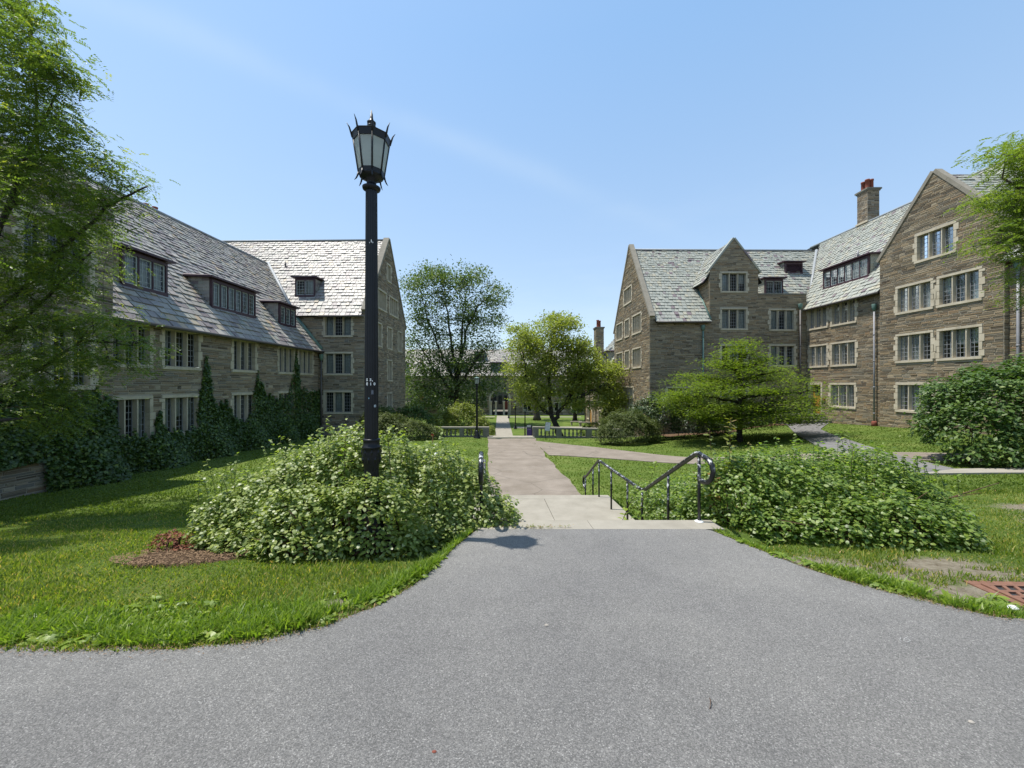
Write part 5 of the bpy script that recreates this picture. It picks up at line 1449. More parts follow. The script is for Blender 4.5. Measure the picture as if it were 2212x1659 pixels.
tree("elm", "tall dark-green vase-shaped tree in the middle, left of the pale green one", V3(986, 918, 52), [V3(986, 870, 52), V3(990, 800, 52)], .42,
     [[V3(988, 830, 52), V3(960, 780, 51), V3(925, 690, 51), V3(905, 620, 51)], [V3(988, 820, 52), V3(975, 740, 52), V3(965, 660, 53), V3(955, 600, 53)], [V3(992, 810, 52), V3(1005, 720, 52), V3(1030, 660, 51), V3(1060, 640, 51)], [V3(990, 800, 52), V3(1000, 700, 53), V3(1010, 620, 53)], [V3(988, 840, 52), V3(1020, 790, 50), V3(1060, 740, 50)], [V3(980, 850, 52), V3(940, 800, 50), V3(895, 730, 50)], [V3(985, 860, 52), V3(950, 850, 51), V3(910, 830, 50)]],
     te, L_ELM, BARKD, 31, leaf=.34, nleaf=62, spread=(1.2, 1.2, .75), up=.3, twig=.05)
# pale green tree
LM = [(1200, 698, 50, 18), (1225, 690, 22, 14), (1125, 712, 28, 14), (1130, 745, 36, 22), (1180, 735, 50, 24), (1240, 745, 36, 24), (1160, 785, 50, 24), (1220, 790, 46, 24), (1275, 775, 32, 20), (1290, 800, 40, 22), (1325, 800, 28, 18), (1110, 790, 20, 18), (1145, 830, 42, 18), (1205, 835, 40, 16), (1265, 830, 44, 18), (1320, 840, 34, 20), (1340, 865, 18, 24), (1125, 855, 22, 14), (1165, 865, 24, 12), (1240, 868, 30, 12), (1300, 868, 30, 12)]
tg = discs(LM, 37, 3.2, 12, per=.045, mn=8)
tree("pale_green_tree", "broad yellow-green tree with a leaning forked trunk behind the balustrade", (V3(1212, 960, 37)[0], 37, tz(5, 37)-.1), [V3(1203, 925, 37), V3(1190, 893, 37)], .40,
     [[V3(1195, 905, 37), V3(1168, 880, 37), V3(1140, 830, 37), V3(1128, 740, 37)], [V3(1190, 893, 37), V3(1185, 830, 37.5), V3(1190, 760, 37), V3(1200, 700, 37)], [V3(1198, 905, 37), V3(1222, 870, 37), V3(1250, 800, 36), V3(1245, 745, 36)], [V3(1222, 870, 37), V3(1270, 850, 36), V3(1310, 830, 36), V3(1330, 850, 36)], [V3(1225, 862, 37), V3(1270, 800, 38), V3(1300, 790, 38)]],
     tg, L_LIME, BARKD, 32, leaf=.25, nleaf=64, spread=(.70, .70, .42), up=.35, droop=.12, twig=.035)
# second, darker tree behind it, with a thick pale trunk
tq = discs([(1150, 735, 30, 20), (1120, 770, 30, 22), (1160, 800, 50, 24), (1200, 720, 30, 20), (1130, 830, 40, 18)], 60, 4, 14, per=.02, mn=6)
tree("shade_tree", "thick grey-trunked tree on the quadrangle lawn behind the pale green one", (V3(1160, 910, 60)[0], 60, tz(4, 60)-.1), [V3(1158, 870, 60), V3(1155, 800, 60)], .55, [[V3(1155, 830, 60), V3(1130, 780, 60), V3(1120, 750, 60)], [V3(1155, 820, 60), V3(1180, 770, 60), V3(1195, 720, 60)]], tq, L_ELM, BARK, 33, leaf=.34, nleaf=24, spread=(1.2, 1.2, .8), twig=.05)
tq = discs([(1250, 800, 30, 30), (1240, 850, 20, 24), (1255, 760, 26, 20)], 58, 4, 15, per=.03, mn=8)
tree("shade_tree", "dark narrow tree against the corner of the far right hall", (V3(1242, 912, 58)[0], 58, tz(9, 58)-.1), [V3(1241, 870, 58), V3(1243, 800, 58)], .35, [[V3(1242, 850, 58), V3(1255, 800, 58), V3(1255, 760, 58)]], tq, L_ELM, BARKD, 34, leaf=.34, nleaf=26, spread=(1.1, 1.1, .9), twig=.05)
for k, (x, Y, s_, lab) in enumerate(((-19, 98, 1.0, "dark treetop rising behind the arch hall roof, leftmost of three"), (-8, 102, .8, "dark treetop behind the arch hall roof, middle one of three"), (1, 99, .85, "dark treetop behind the arch hall roof, rightmost of three"))):
    rr = np.random.default_rng(60+k); tt = []
    for _ in range(70):
        d = unit(rr.normal(size=(1, 3)))[0]*rr.uniform(.4, 1); tt.append(np.array([x, Y, 4.5*s_])+d*np.array([5.5, 4, 5.5])*s_)
    tree("background_tree", lab, (x, Y, -6.5), [(x, Y, -2), (x, Y, 4)], .4, [[(x, Y, 0), (x+2, Y, 4), (x+3, Y, 6)], [(x, Y, 0), (x-2, Y, 4), (x-3, Y, 6)]], tt, L_DOG if k == 1 else L_ELM, BARKD, 70+k, leaf=.55, nleaf=26, spread=(1.6, 1.6, 1.2), group="trees beyond the arch hall")
# layered bright tree on the right lawn
rr = np.random.default_rng(17); tt = []
prof = [(2.5, .3), (1.9, 1.3), (1.3, 2.2), (.8, 3.1), (.2, 3.9), (-.4, 4.6), (-1.0, 5.0), (-1.5, 4.8), (-2.0, 3.8), (-2.35, 3.0)]
TX, TY = 13.6, 23.0
for (z, R_) in prof:
    n = int(6+R_*R_*1.5)
    for _ in range(n):
        a = rr.uniform(0, 2*pi); q = .93*R_*sqrt(rr.uniform(.05, 1))*rr.uniform(.80, 1.14)
        tt.append(np.array([TX+q*cos(a), TY+q*sin(a)*.9, z-.035*q*q*.2+rr.normal(0, .16)]))
lim = []
for k in range(16):
    a = k*2.4; z0 = -2.0+k*.22; R_ = float(np.interp(z0+.5, [p[0] for p in prof][::-1], [p[1] for p in prof][::-1]))*.8
    lim.append([(TX, TY, z0), (TX+R_*.5*cos(a), TY+R_*.5*sin(a), z0+.35), (TX+R_*cos(a), TY+R_*sin(a), z0+.5)])
tree("layered_tree", "wide bright green tree with flat layered branches on the right-hand lawn", (TX, TY, tz(TX, TY)-.1), [(TX, TY, -2.2), (TX, TY, 0), (TX, TY, 1.8)], .17, lim, tt, L_DOG, BARKD, 35, leaf=.15, nleaf=200, spread=(.85, .85, .20), up=2.2, twig=.022)

# shrubs
bush("cotoneaster_bush", "big pale-leaved spreading bush around the foot of the near lamp post", [(-3.55, 4.85, -1.9, .45, .45, .52), (-3.1, 5.0, -1.78, .68, .62, .64), (-2.55, 5.15, -1.62, .85, .75, .78), (-2.1, 5.1, -1.45, .6, .6, .82), (-1.75, 5.3, -1.5, .75, .75, .76), (-1.05, 5.4, -1.65, .75, .75, .74), (-.62, 5.3, -1.85, .5, .6, .62), (-.25, 5.15, -1.95, .40, .38, .38),
      (-3.0, 4.55, -1.98, .75, .38, .40), (-2.2, 4.5, -1.9, .8, .42, .48), (-1.45, 4.65, -1.9, .75, .42, .46), (-.85, 4.85, -1.95, .5, .35, .42), (-1.6, 4.28, -1.55, .62, .26, .50), (-1.6, 4.22, -1.85, .7, .22, .32), (-2.3, 4.2, -1.85, .6, .24, .32), (-2.3, 4.38, -1.65, .62, .3, .5), (-2.4, 6.0, -1.9, 1.5, .8, .8), (-2.35, 4.95, -1.35, .4, .35, .35)], 42000, .056, L_COTO, 41, aspect=.62, oval=True, up=.9)
bush("shrub_thicket", "long green shrub thicket to the right of the steps", [(3.1, 5.5, -1.75, .55, .7, .70), (3.65, 5.6, -1.7, .7, .8, .74), (4.1, 5.55, -1.8, .95, .85, .74), (5.0, 5.6, -1.8, .95, .9, .84), (5.35, 5.4, -1.9, .6, .8, .64), (5.3, 5.0, -2.0, .5, .5, .5),
      (3.35, 4.95, -1.95, .55, .40, .40), (4.1, 4.75, -1.92, .75, .42, .50), (4.7, 4.7, -1.9, .7, .45, .55), (5.1, 4.65, -1.92, .45, .42, .45), (3.6, 6.5, -2.1, .9, .9, .6), (4.9, 6.8, -2.1, 1.2, .9, .7), (3.15, 7.6, -2.45, .6, .9, .55), (3.25, 8.8, -2.75, .55, .7, .42), (2.72, 6.3, -2.3, .36, .8, .48), (2.75, 5.6, -2.0, .3, .45, .45)], 46000, .056, L_COTO2, 42, aspect=.62, oval=True, up=.9)
# bending sprays at the edge of the steps
rr = np.random.default_rng(4)
def spray(name, label, ps, mat, seed, leaf=.056, per=24):
    r = np.random.default_rng(seed); root = bpy.data.objects.new(name, None); link(root); root.location = ps[0][0]; tag(root, label, "plant")
    mb = MB(); C = []; AX_ = []
    for pts in ps:
        b = bez(pts[0], pts[1], pts[2], 7); mb.tube(b, [.004-.0004*i for i in range(7)], 4)
        for i in range(per):
            f = i/(per-1)*6; j = min(5, int(f)); p = np.array(b[j])*(1-(f-j))+np.array(b[j+1])*(f-j)
            a = unit(r.normal(size=(1, 3)))[0]; C.append(p+a*leaf*.5); AX_.append(a)
    mb.build("stems", GSTEM, root, loc=ps[0][0])['kind'] = 'stuff'
    V, F_, kf = leaf_arrays(np.array(C), leaf*r.uniform(.7, 1.2, len(C)), r, up=1.0, aspect=.62, axis=np.array(AX_), oval=True)
    npmesh("foliage", V-np.array(ps[0][0]), F_, mat, rnd=np.tile(r.random(len(C)), kf), parent=root)['kind'] = 'stuff'
ps = []
for k in range(16):
    x = -.55+rr.uniform(-.1, .25); y = 4.98+rr.uniform(-.15, .3)
    ps.append(((x, y, -1.95), (x+.3, y-.02, -1.5+rr.uniform(-.1, .1)), (x+rr.uniform(.3, .62), y-rr.uniform(-.1, .15), -1.66+rr.uniform(-.12, .16))))
spray("leafy_sprays", "arching leafy sprays spilling over the left end of the concrete strip", ps, L_COTO, 5)
ps = []
for k in range(75):
    x = -3.9+rr.uniform(0, 3.2); y = 5.0+rr.uniform(-.3, .5); zt = float(np.interp(x, [-3.9, -3.1, -2.3, -1.7, -.9, -.5], [-1.35, -1.02, -.70, -.76, -.95, -1.25]))
    ps.append(((x, y, zt-.4), (x+rr.normal(0, .03), y, zt), (x+rr.normal(0, .06), y, zt+(rr.uniform(.02, .18) if rr.random() < .75 else rr.uniform(.16, .34)))))
spray("upright_sprays", "upright young sprays on top of the pale-leaved bush", ps, L_COTO, 6)
ps = []
for k in range(70):
    x = 3.0+rr.uniform(0, 3.2); y = 5.4+rr.uniform(-.3, .5); zt = float(np.interp(x, [2.9, 3.6, 4.4, 5.2, 6.0], [-1.3, -1.12, -1.02, -1.02, -1.3]))
    ps.append(((x, y, zt-.4), (x+rr.normal(0, .03), y, zt), (x+rr.normal(0, .08), y, zt+(rr.uniform(.03, .15) if rr.random() < .75 else rr.uniform(.14, .32)))))
spray("upright_sprays", "upright young sprays on top of the right-hand shrub thicket", ps, L_COTO2, 7)
shoot("tall leafy stem with reddish tips rising from the right thicket beside the hand rail", (2.95, 5.25, -1.9), VP(1578, 905, 5.3), L_TIP, 50, .13, seed=1)
shoot("shorter red-tipped stem left of the tallest one in the right thicket", (2.75, 5.2, -1.9), VP(1532, 928, 5.3), L_TIP, 34, .12, seed=2)
shoot("red-tipped side stem right of the tallest one in the thicket", (3.2, 5.25, -1.9), VP(1620, 958, 5.3), L_TIP, 26, .11, seed=3)
shoot("leafy milkweed stalk behind the sloping hand rail", (2.15, 6.9, -2.75), VP(1418, 1000, 6.6), L_WEED, 34, .15, seed=4, start=.15, aspect=.35)
shoot("leafy milkweed stalk left of its taller neighbour behind the hand rail", (2.0, 7.3, -2.8), VP(1386, 1030, 6.9), L_WEED, 26, .13, seed=5, start=.2, aspect=.35)
shoot("pale goldenrod stem, the tallest in the middle of the right thicket", (4.55, 5.2, -1.9), VP(1842, 962, 5.1), L_WEED, 60, .10, seed=6, start=.35, aspect=.2)
shoot("pale goldenrod stem left of the tallest one in the thicket", (4.2, 5.0, -1.9), VP(1765, 1010, 5.0), L_WEED, 50, .10, seed=7, start=.35, aspect=.2)
shoot("broad-leaved sapling sprouting against the near lamp post", (-2.0, 4.7, -1.9), VP(748, 932, 4.6), L_WEED, 24, .12, seed=8, start=.55, aspect=.45)
shoot("thin grey-leaved stem just right of the near lamp post", (-1.35, 4.6, -1.9), VP(838, 940, 4.5), L_COTO, 24, .06, seed=9, start=.4, aspect=.5)
bush("viburnum_bush", "large dark green rounded bush by the right wall", [(15.3, 12.4, -1.2, 1.9, 1.5, 1.65), (14.2, 12.0, -1.6, 1.05, 1.0, 1.1), (16.8, 12.5, -.8, 1.8, 1.5, 1.55), (15.4, 11.6, -1.8, 1.6, .9, .9), (14.4, 11.5, -2.15, 1.1, .8, .6), (16.2, 11.3, -2.1, 1.1, .7, .6), (18.3, 12.5, -1.3, 1.5, 1.3, 1.5)], 26000, .14, L_VIB, 43, aspect=.55, up=.6)
bush("yew_bush", "rounded olive-green yew at the right end of the balustrade", [(7.6, 25.6, -3.2, 1.75, 1.6, 1.45), (6.6, 25.6, -3.5, 1.0, 1.1, .95), (8.8, 25.9, -3.3, 1.1, 1.2, 1.1)], 24000, .12, L_YEW, 44, aspect=.34, up=.7)
bush("rhododendron_bush", "dark rhododendron between the yew and the right hall", [(10.4, 27.8, -2.6, 1.9, 1.4, 1.75), (12.8, 27.6, -3.0, 1.9, 1.3, 1.3), (9.2, 27.2, -2.9, 1.2, 1.1, 1.3), (14.6, 28, -3.4, 1.2, 1, .9)], 15000, .20, L_RHO, 45, aspect=.35, up=.7)
bush("yew_bush", "spreading yew at the corner of the left hall beside the balustrade", [(-8.6, 26.8, -3.3, 1.5, 1.3, 1.25), (-7.1, 26.9, -3.5, 1.3, 1.2, 1.0), (-6.0, 27.6, -3.7, .9, 1.0, .75), (-9.8, 28.0, -3.0, 1.2, 1.2, 1.3)], 22000, .13, L_YEW, 46, aspect=.36, up=.6)
bush("dark_shrub", "dark shrub behind the spreading yew under the left gable", [(-8.2, 31.6, -3.4, 1.8, 1.0, 1.6), (-10.2, 30.6, -3.2, 1.2, .9, 1.4)], 8000, .16, L_VIB, 47)
bush("golden_shrub", "bright yellow-green shrub behind the left balustrade", [(-4.3, 33.6, -3.6, 1.9, 1.2, 1.9), (-2.9, 33.2, -4.0, 1.1, 1.0, 1.2), (-6.1, 33.8, -3.9, 1.4, 1.2, 1.5)], 14000, .15, L_LIME, 48, up=.6)
bush("small_shrub", "small light shrub by the left pier of the steps", [(-1.75, 32.3, -4.5, .45, .5, 1.0)], 1500, .10, L_LIME, 49)
bush("white_edged_shrub", "low pale shrub at the left end of the balustrade", [(-5.9, 29.6, -3.7, .7, .5, .45)], 1500, .10, L_COTO, 50)
bush("clipped_hedge", "clipped round green hedge beyond the right balustrade", [(8.4, 38.5, -4.9, 1.6, 1.3, 1.05)], 6000, .10, L_DOG, 51, cat="hedge", shell=.04)
bush("foundation_shrub", "low shrub under the front windows of the right hall", [(17.5, 29.6, -3.6, .8, .5, .45), (19.2, 29.7, -3.3, .6, .45, .4)], 2500, .12, L_VIB, 52)
bush("climbing_shrub", "light green climber on the corner of the right gable", [(10.3, 40.2, -1.6, .9, .7, 2.4), (10.0, 39.6, -3.6, .9, .8, 1.4), (10.7, 41, -.2, .7, .6, 1.4)], 7000, .2, L_LIME, 53)
bush("climbing_shrub", "dark ivy mass on the end of the far right hall", [(9.6, 56.4, -3.0, .9, 1.2, 3.4)], 4500, .28, L_IVY, 54)
bush("quad_shrub", "dark tree-high shrub before the arch hall, left of the archway", [(-9.2, 63.0, -3.6, 2.6, 1.5, 2.2), (-14.6, 64.5, -3.0, 2.2, 1.2, 2.6), (-5.6, 64, -3.2, 1.5, 1.2, 2.3)], 9000, .3, L_ELM, 55)
bush("dead_bush", "small reddish-brown withered shrub at the left edge of the mulch", [(-3.98, 4.5, -1.9, .24, .18, .17), (-3.72, 4.42, -1.93, .2, .16, .10)], 800, .035, L_RED, 56)

# ivy on the left hall: leaves hugging the wall, higher in peaks
S_ = [9, 11.0, 13.6, 14.0, 14.2, 15.4, 15.7, 15.9, 17.4, 17.65, 18.0, 18.25, 18.5, 19.4, 19.8, 21, 21.2, 21.5, 21.7, 22.0, 22.2, 23.3, 24.5, 24.8, 25.2, 25.5, 25.8, 27, 28.2]
H_ = [-.9, -.2, -.5, -1.3, -2.0, -2.1, -1.1, -2.1, -2.1, -.3, 1.35, -.1, -1.0, -1.1, -2.0, -1.9, -.5, .6, -.2, -.1, -.7, -1.0, -.7, .6, 2.0, .8, -.3, -.6, -.7]
r = np.random.default_rng(88); n = 90000
s = r.uniform(10.2, 28.2, n)
zb = terrain(np.full(n, -14.2), s)
zt = np.interp(s, S_, H_)+.14*np.sin(s*7)+.13*np.sin(s*19+1)+.10*np.sin(s*41)
fz = 1-r.random(n)**1.15
z = zb+(zt-zb)*fz
hh = (z-zb)
dep_ = .10+np.clip(.75-hh*.42, 0, .75)*(.6+.4*np.sin(s*2.3+z))
bay = s < 13.5
dd_ = dep_*(1-np.abs(r.normal(0, .22, n)))
dd_ = np.clip(dd_, .03, None)+r.normal(0, .03, n)
keep = ~((s < 11.5) & (z < -2.3)) & (r.random(n) < np.interp(hh, [0, 1.5, 3, 6], [1, .8, .8, 1.0]))
# leaves thin out over the window glass
for w_ in loww:
    inw = (s > w_[0]+.15) & (s < w_[1]-.15) & (z > -2.05)
    keep &= ~(inw & (r.random(n) < .75))
t_ = np.where(bay, -14.25, -14.7)+dd_
P = np.stack([t_+.02*s, s-.02*(t_+14.7), z], 1)[keep]
root = bpy.data.objects.new("ivy", None); link(root); root.location = (-14, 20, -3.6); tag(root, "dark ivy climbing in pointed peaks along the foot of the left hall", "ivy")
sz = r.uniform(.07, .16, len(P))
V, F_, kf = leaf_arrays(P, sz, r, up=.2, aspect=.75, droop=.5, outward=np.array([.9, 0, .2]))
npmesh("foliage", V-np.array([-14, 20, -3.6]), F_, L_IVY, rnd=np.tile(np.clip(r.random(len(P))*.8+.1*np.sin(P[:, 1]*2), 0, .99), kf), parent=root)['kind'] = 'stuff'

# ------------------------------------------------------------------ grass
def free(x, y):
    ok = (y > edge_y(x)-.03)
    xs = x+.062*y
    ok &= ~((xs > -.02-.0) & (xs < 3.02) & (y > 10.8) & (y < 30.4))
    ok &= ~((xs > -.45) & (xs < 3.05) & (y > 4.7) & (y < 10.9))
    for P_ in (SIDEPOLY, WALKPOLY, SLABPOLY): ok &= ~in_poly(x, y, P_)
    for (a, b, c, d) in MULCHES: ok &= ((x-a)/c)**2+((y-b)/d)**2 > 1
    ok &= ~((x > GR[0]) & (x < GR[1]) & (y > GR[2]) & (y < GR[3]))
    ok &= ~((x < -14.4) | (x > 23.6))
    return ok
GR = (3.93, 5.1, 2.66, 3.36)
def blades(name, n, y0, y1, h, w, mat, seed, label=None, xr=1.75, extra=None, zoff=0):
    r = np.random.default_rng(seed)
    y = np.exp(r.uniform(np.log(y0), np.log(y1), n)); x = r.uniform(-xr, xr, n)*y
    if extra is not None: x, y = extra(r, n)
    ok = free(x, y); x = x[ok]; y = y[ok]
    dr = np.zeros(len(x))
    for (a, b, c) in DRY: dr = np.maximum(dr, np.exp(-((x-a)**2*.5+(y-b)**2*1.4)/(c*c)))
    nn = .5+.25*np.sin(x*9+3*np.sin(y*7))+.25*np.sin(y*15+x*4)
    dr = dr*(.55+.8*nn)
    k = (r.random(len(x)) > dr*1.3) & (dr < .6); x = x[k]; y = y[k]
    pat = .5+.5*np.sin(x*2.3+1.7*np.sin(y*1.9))*np.cos(y*2.9+x)
    n = len(x); z = terrain(x, y)
    sc_ = (y/4)**.35
    H = h*r.uniform(.45, 1.25, n)*(.6+.6*pat); W = w*r.uniform(.7, 1.3, n)*sc_
    a = r.uniform(0, 2*pi, n); lean = r.normal(0, .45, (n, 2))
    B = np.stack([x, y, z-.005], 1); D_ = np.stack([np.cos(a)*W, np.sin(a)*W, np.zeros(n)], 1)
    M = B+np.stack([lean[:, 0]*H*.35, lean[:, 1]*H*.35, H*.6], 1); T = B+np.stack([lean[:, 0]*H, lean[:, 1]*H, H], 1)
    V = np.stack([B-D_, B+D_, M+D_*.7, M-D_*.7, T], 1).reshape(-1, 3)
    b = np.arange(n)[:, None]*5
    F_ = np.concatenate([b+np.array([[0, 1, 2]]), b+np.array([[0, 2, 3]]), b+np.array([[3, 2, 4]])], 0)
    rn = np.clip(r.random(n)*.75+.12*np.sin(x*1.1+y*.7)+.1, 0, .999)
    rn = np.where((r.random(n) < .05), .99, rn)
    o = npmesh(name, V, F_, mat, rnd=np.tile(rn, 3)); tag(o, label, None, None, 'stuff')
    return o
blades("lawn_grass", 225000, 2.35, 8.5, .046, .0048, L_GRASS, 101, "short mown and weedy grass on both sides of the road spur")
blades("lawn_grass", 150000, 8.0, 30, .055, .012, L_FARG, 102, "mown grass on the lawns between the two halls")
def band_(r, n):
    t_ = np.where(r.random(n) < .55, r.uniform(-3.6, -.5, n), r.uniform(2.45, 4.9, n))
    o_ = np.abs(r.normal(0, .17, n))+.025
    pt = np.sin(t_*7.3)+np.sin(t_*17.1+1)+np.sin(t_*3.1+2)
    return t_, edge_y(t_)+o_+np.where(pt < -.3, .10, 0)
blades("edge_grass", 20000, 2.3, 5, .085, .0085, L_WEED, 103, "taller bright grass along the asphalt edge", extra=band_)
# broad-leaved weeds along the edge: rosettes
r = np.random.default_rng(55); C = []; AXs = []; S2 = []
for k in range(430):
    if r.random() < .6: x = r.uniform(-3.5, -.7)
    else: x = r.uniform(2.5, 4.9)
    y = edge_y(x)+abs(r.normal(0, .22))+.03
    if not free(np.array([x]), np.array([y]))[0]: continue
    m_ = r.integers(5, 11); a0 = r.uniform(0, 6.28); L_ = r.uniform(.03, .08)
    for j in range(m_):
        a = a0+j*2.4; q = np.array([cos(a), sin(a), r.uniform(.15, .7)]); C.append(np.array([x, y, tz(x, y)+.012])+unit(q[None])[0]*L_*.55); AXs.append(q); S2.append(L_*r.uniform(.8, 1.2))
V, F_, kf = leaf_arrays(np.array(C), np.array(S2), r, up=1.4, aspect=.42, axis=np.array(AXs), oval=True)
o = npmesh("edge_weeds", V, F_, L_WEED, rnd=np.tile(r.random(len(C)), kf)); tag(o, "broad-leaved weeds rooted along the asphalt edge", None, None, 'stuff')
# fallen chips on the mulch and grit along the asphalt edge
r = np.random.default_rng(56); n = 1300
a = r.uniform(0, 6.28, n); q = np.sqrt(r.random(n)); x = -3.55+.72*q*np.cos(a); y = 4.18+.38*q*np.sin(a)
o = leaves("mulch_chips", np.stack([x, y, terrain(x, y)+.05], 1), .035, CHIP, seed=9, up=2, aspect=.3); o['label'] = "loose wood chips on the mulch at the foot of the pale-leaved bush"
n = 2600; x = np.where(r.random(n) < .5, r.uniform(-3.4, -.5, n), r.uniform(2.45, 4.8, n)); y = edge_y(x)+r.normal(-.01, .04, n)
o = leaves("edge_litter", np.stack([x, y, plane0(y)+.022], 1), .013, CHIP, seed=10, up=2, aspect=.4); o['label'] = "dry leaf litter and grit along the asphalt edge"
# ------------------------------------------------------------------ street furniture
def lamp(name, x, y, zb, label, H=5.3, bulb=True, s=1.0, clear=False, group="lamp posts"):
    """scaled so that the tip is H above the base"""
    root = bpy.data.objects.new(name, None); link(root); root.location = (x, y, zb); tag(root, label, "street lamp", group)
    k = s
    def part(nm, mat, f, parent=root):
        mb = MB(); f(mb); o = mb.build(nm, mat, parent); return o
    top = H
    zl1 = top-.19*k       # roof tip ring
    zt = top-.33*k; zbm = top-.775*k; zc = top-.93*k
    part("base", IRON, lambda m: (m.lathe([(.27*k, 0), (.27*k, .05), (.24*k, .07), (.25*k, .14), (.20*k, .18), (.21*k, .24), (.15*k, .34), (.115*k, .50), (.105*k, .62)], (0, 0, 0), 16),))
    if bulb:
        part("urn", IRON, lambda m: m.lathe([(.105, .60), (.10, .70), (.075, .78), (.07, .86), (.085, .93), (.105, 1.02), (.12, 1.14), (.122, 1.24), (.112, 1.30), (.122, 1.31), (.122, 1.335), (.106, 1.35), (.104, 1.42), (.108, 1.43), (.108, 1.45), (.094, 1.46)], (0, 0, 0), 20))
        rr = random.Random(3)
        for j in range(14):
            a = j*2*pi/7; z = 1.10 if j < 7 else 1.20
            part("leaf_ornament", IRON, lambda m: m.raw([(cos(a)*.118, sin(a)*.118, z-.07), (cos(a+.16)*.125, sin(a+.16)*.125, z), (cos(a)*.135, sin(a)*.135, z+.05), (cos(a-.16)*.125, sin(a-.16)*.125, z), (cos(a)*.142, sin(a)*.142, z)], [(0, 1, 4), (1, 2, 4), (2, 3, 4), (3, 0, 4)]))
        z0 = 1.46
    else: z0 = .62*1.0
    rb = .084*k
    part("shaft", IRON, lambda m: m.lathe([(rb, z0), (rb*.98, z0+.3), (.066*k, zc-.02), (.066*k, zc)], (0, 0, 0), 32, flute=.09, sm=False))
    part("collar", IRON, lambda m: m.lathe([(.066*k, zc-.03), (.10*k, zc-.01), (.105*k, zc+.015), (.07*k, zc+.035), (.055*k, zc+.05), (.055*k, zc+.08), (.10*k, zc+.12), (.137*k, zbm-.02), (.142*k, zbm)], (0, 0, 0), 16))
    n = 8; ph = .5
    def ring(R, z): return [(R*cos(2*pi*(j+ph)/n), R*sin(2*pi*(j+ph)/n), z) for j in range(n)]
    rb_, rt_ = .140*k, .208*k
    b0, b1 = ring(rb_, zbm), ring(rt_, zt)
    part("lower_band", IRON, lambda m: m.lathe([(rb_*.9, zbm-.01), (rb_*1.04, zbm-.01), (rb_*1.08, zbm+.045*k), (rb_*.98, zbm+.045*k)], (0, 0, 0), n, phase=ph, sm=False))
    part("upper_band", IRON, lambda m: m.lathe([(rt_*.95, zt-.07*k), (rt_*1.0, zt-.07*k), (rt_*1.05, zt), (rt_*1.08, zt+.012), (rt_*1.0, zt+.02)], (0, 0, 0), n, phase=ph, sm=False))
    part("roof", COPPER, lambda m: m.lathe([(rt_*1.07, zt+.012), (rt_*.75, zt+.055*k), (.06*k, zt+.10*k), (.03*k, zt+.115*k)], (0, 0, 0), n, phase=ph, sm=False))
    part("finial", IRON, lambda m: m.lathe([(.03*k, zt+.11*k), (.045*k, zt+.125*k), (.05*k, zt+.145*k), (.025*k, zt+.155*k), (.05*k, zt+.17*k), (.052*k, zt+.185*k), (.028*k, zt+.20*k), (.020*k, zt+.23*k), (.004, top)], (0, 0, 0), 10))
    for j in range(n):
        j2 = (j+1) % n
        z_a, z_b = zbm+.045*k, zt-.07*k
        def at_(j, z): f = (z-zbm)/(zt-zbm); R = rb_+(rt_-rb_)*f; return (R*cos(2*pi*(j+ph)/n), R*sin(2*pi*(j+ph)/n), z)
        part("glass_panel", FROST, lambda m: m.face([at_(j, z_a), at_(j2, z_a), at_(j2, z_b), at_(j, z_b)], 0, j/8.0))
        part("glazing_bar", IRON, lambda m: m.tube([at_(j, zbm), at_(j, zt)], .011*k, 5))
        a = 2*pi*(j+ph)/n; c_, s_ = cos(a), sin(a)
        R = rt_
        part("upper_spike", IRON, lambda m: m.tube([(R*c_, R*s_, zt-.04*k), (R*1.10*c_, R*1.10*s_, zt+.03*k), (R*1.16*c_, R*1.16*s_, zt+.07*k), (R*1.30*c_, R*1.30*s_, zt+.115*k)], [.012*k, .011*k, .009*k, .002*k], 5))
        R = rb_
        part("lower_spike", IRON, lambda m: m.tube([(R*c_, R*s_, zbm+.03*k), (R*1.1*c_, R*1.1*s_, zbm-.03*k), (R*1.2*c_, R*1.2*s_, zbm-.06*k), (R*1.34*c_, R*1.34*s_, zbm-.085*k)], [.011*k, .010*k, .008*k, .002*k], 5))
    return root
LX, LY = -1.66, 4.55
LZ = tz(LX, LY)-.03
near_lamp = lamp("street_lamp", LX, LY, LZ, "near black iron lamp post rising out of the pale-leaved bush, painted S3, E10", H=3.235-LZ, bulb=False)
# its lower moulding sits at eye level above the leaves
for o in list(near_lamp.children):
    pass
def moulding():
    z = lambda v: v-LZ
    mb = MB()
    mb.lathe([(0.0435, z(-1.30)), (0.0653, z(-1.10)), (0.0740, z(-1.03)), (0.0974, z(-.92)), (0.1061, z(-.84)), (0.1061, z(-.80)), (0.1009, z(-.755)), (0.1096, z(-.75)), (0.1096, z(-.735)), (0.0940, z(-.725)), (0.0922, z(-.67)), (0.0974, z(-.662)), (0.0974, z(-.648)), (0.0783, z(-.64))], (0, 0, 0), 24)
    mb.build("urn", IRON, near_lamp)
    for j in range(16):
        a = j*2*pi/8+(.39 if j > 7 else 0); zz = z(-.88 if j < 8 else -.80)
        mb = MB(); R = .1035
        mb.raw([(cos(a)*R*.94, sin(a)*R*.94, zz-.055), (cos(a+.2)*R, sin(a+.2)*R, zz), (cos(a)*R*1.04, sin(a)*R*1.04, zz+.04), (cos(a-.2)*R, sin(a-.2)*R, zz), (cos(a)*R*1.16, sin(a)*R*1.16, zz)], [(0, 1, 4), (1, 2, 4), (2, 3, 4), (3, 0, 4)])
        mb.build("leaf_ornament", IRON, near_lamp)
moulding()
WHITEP = simple("white_paint", (.75, .75, .72), .6, .3)
STICK = simple("sticker", (.25, .42, .50), .6, .3)
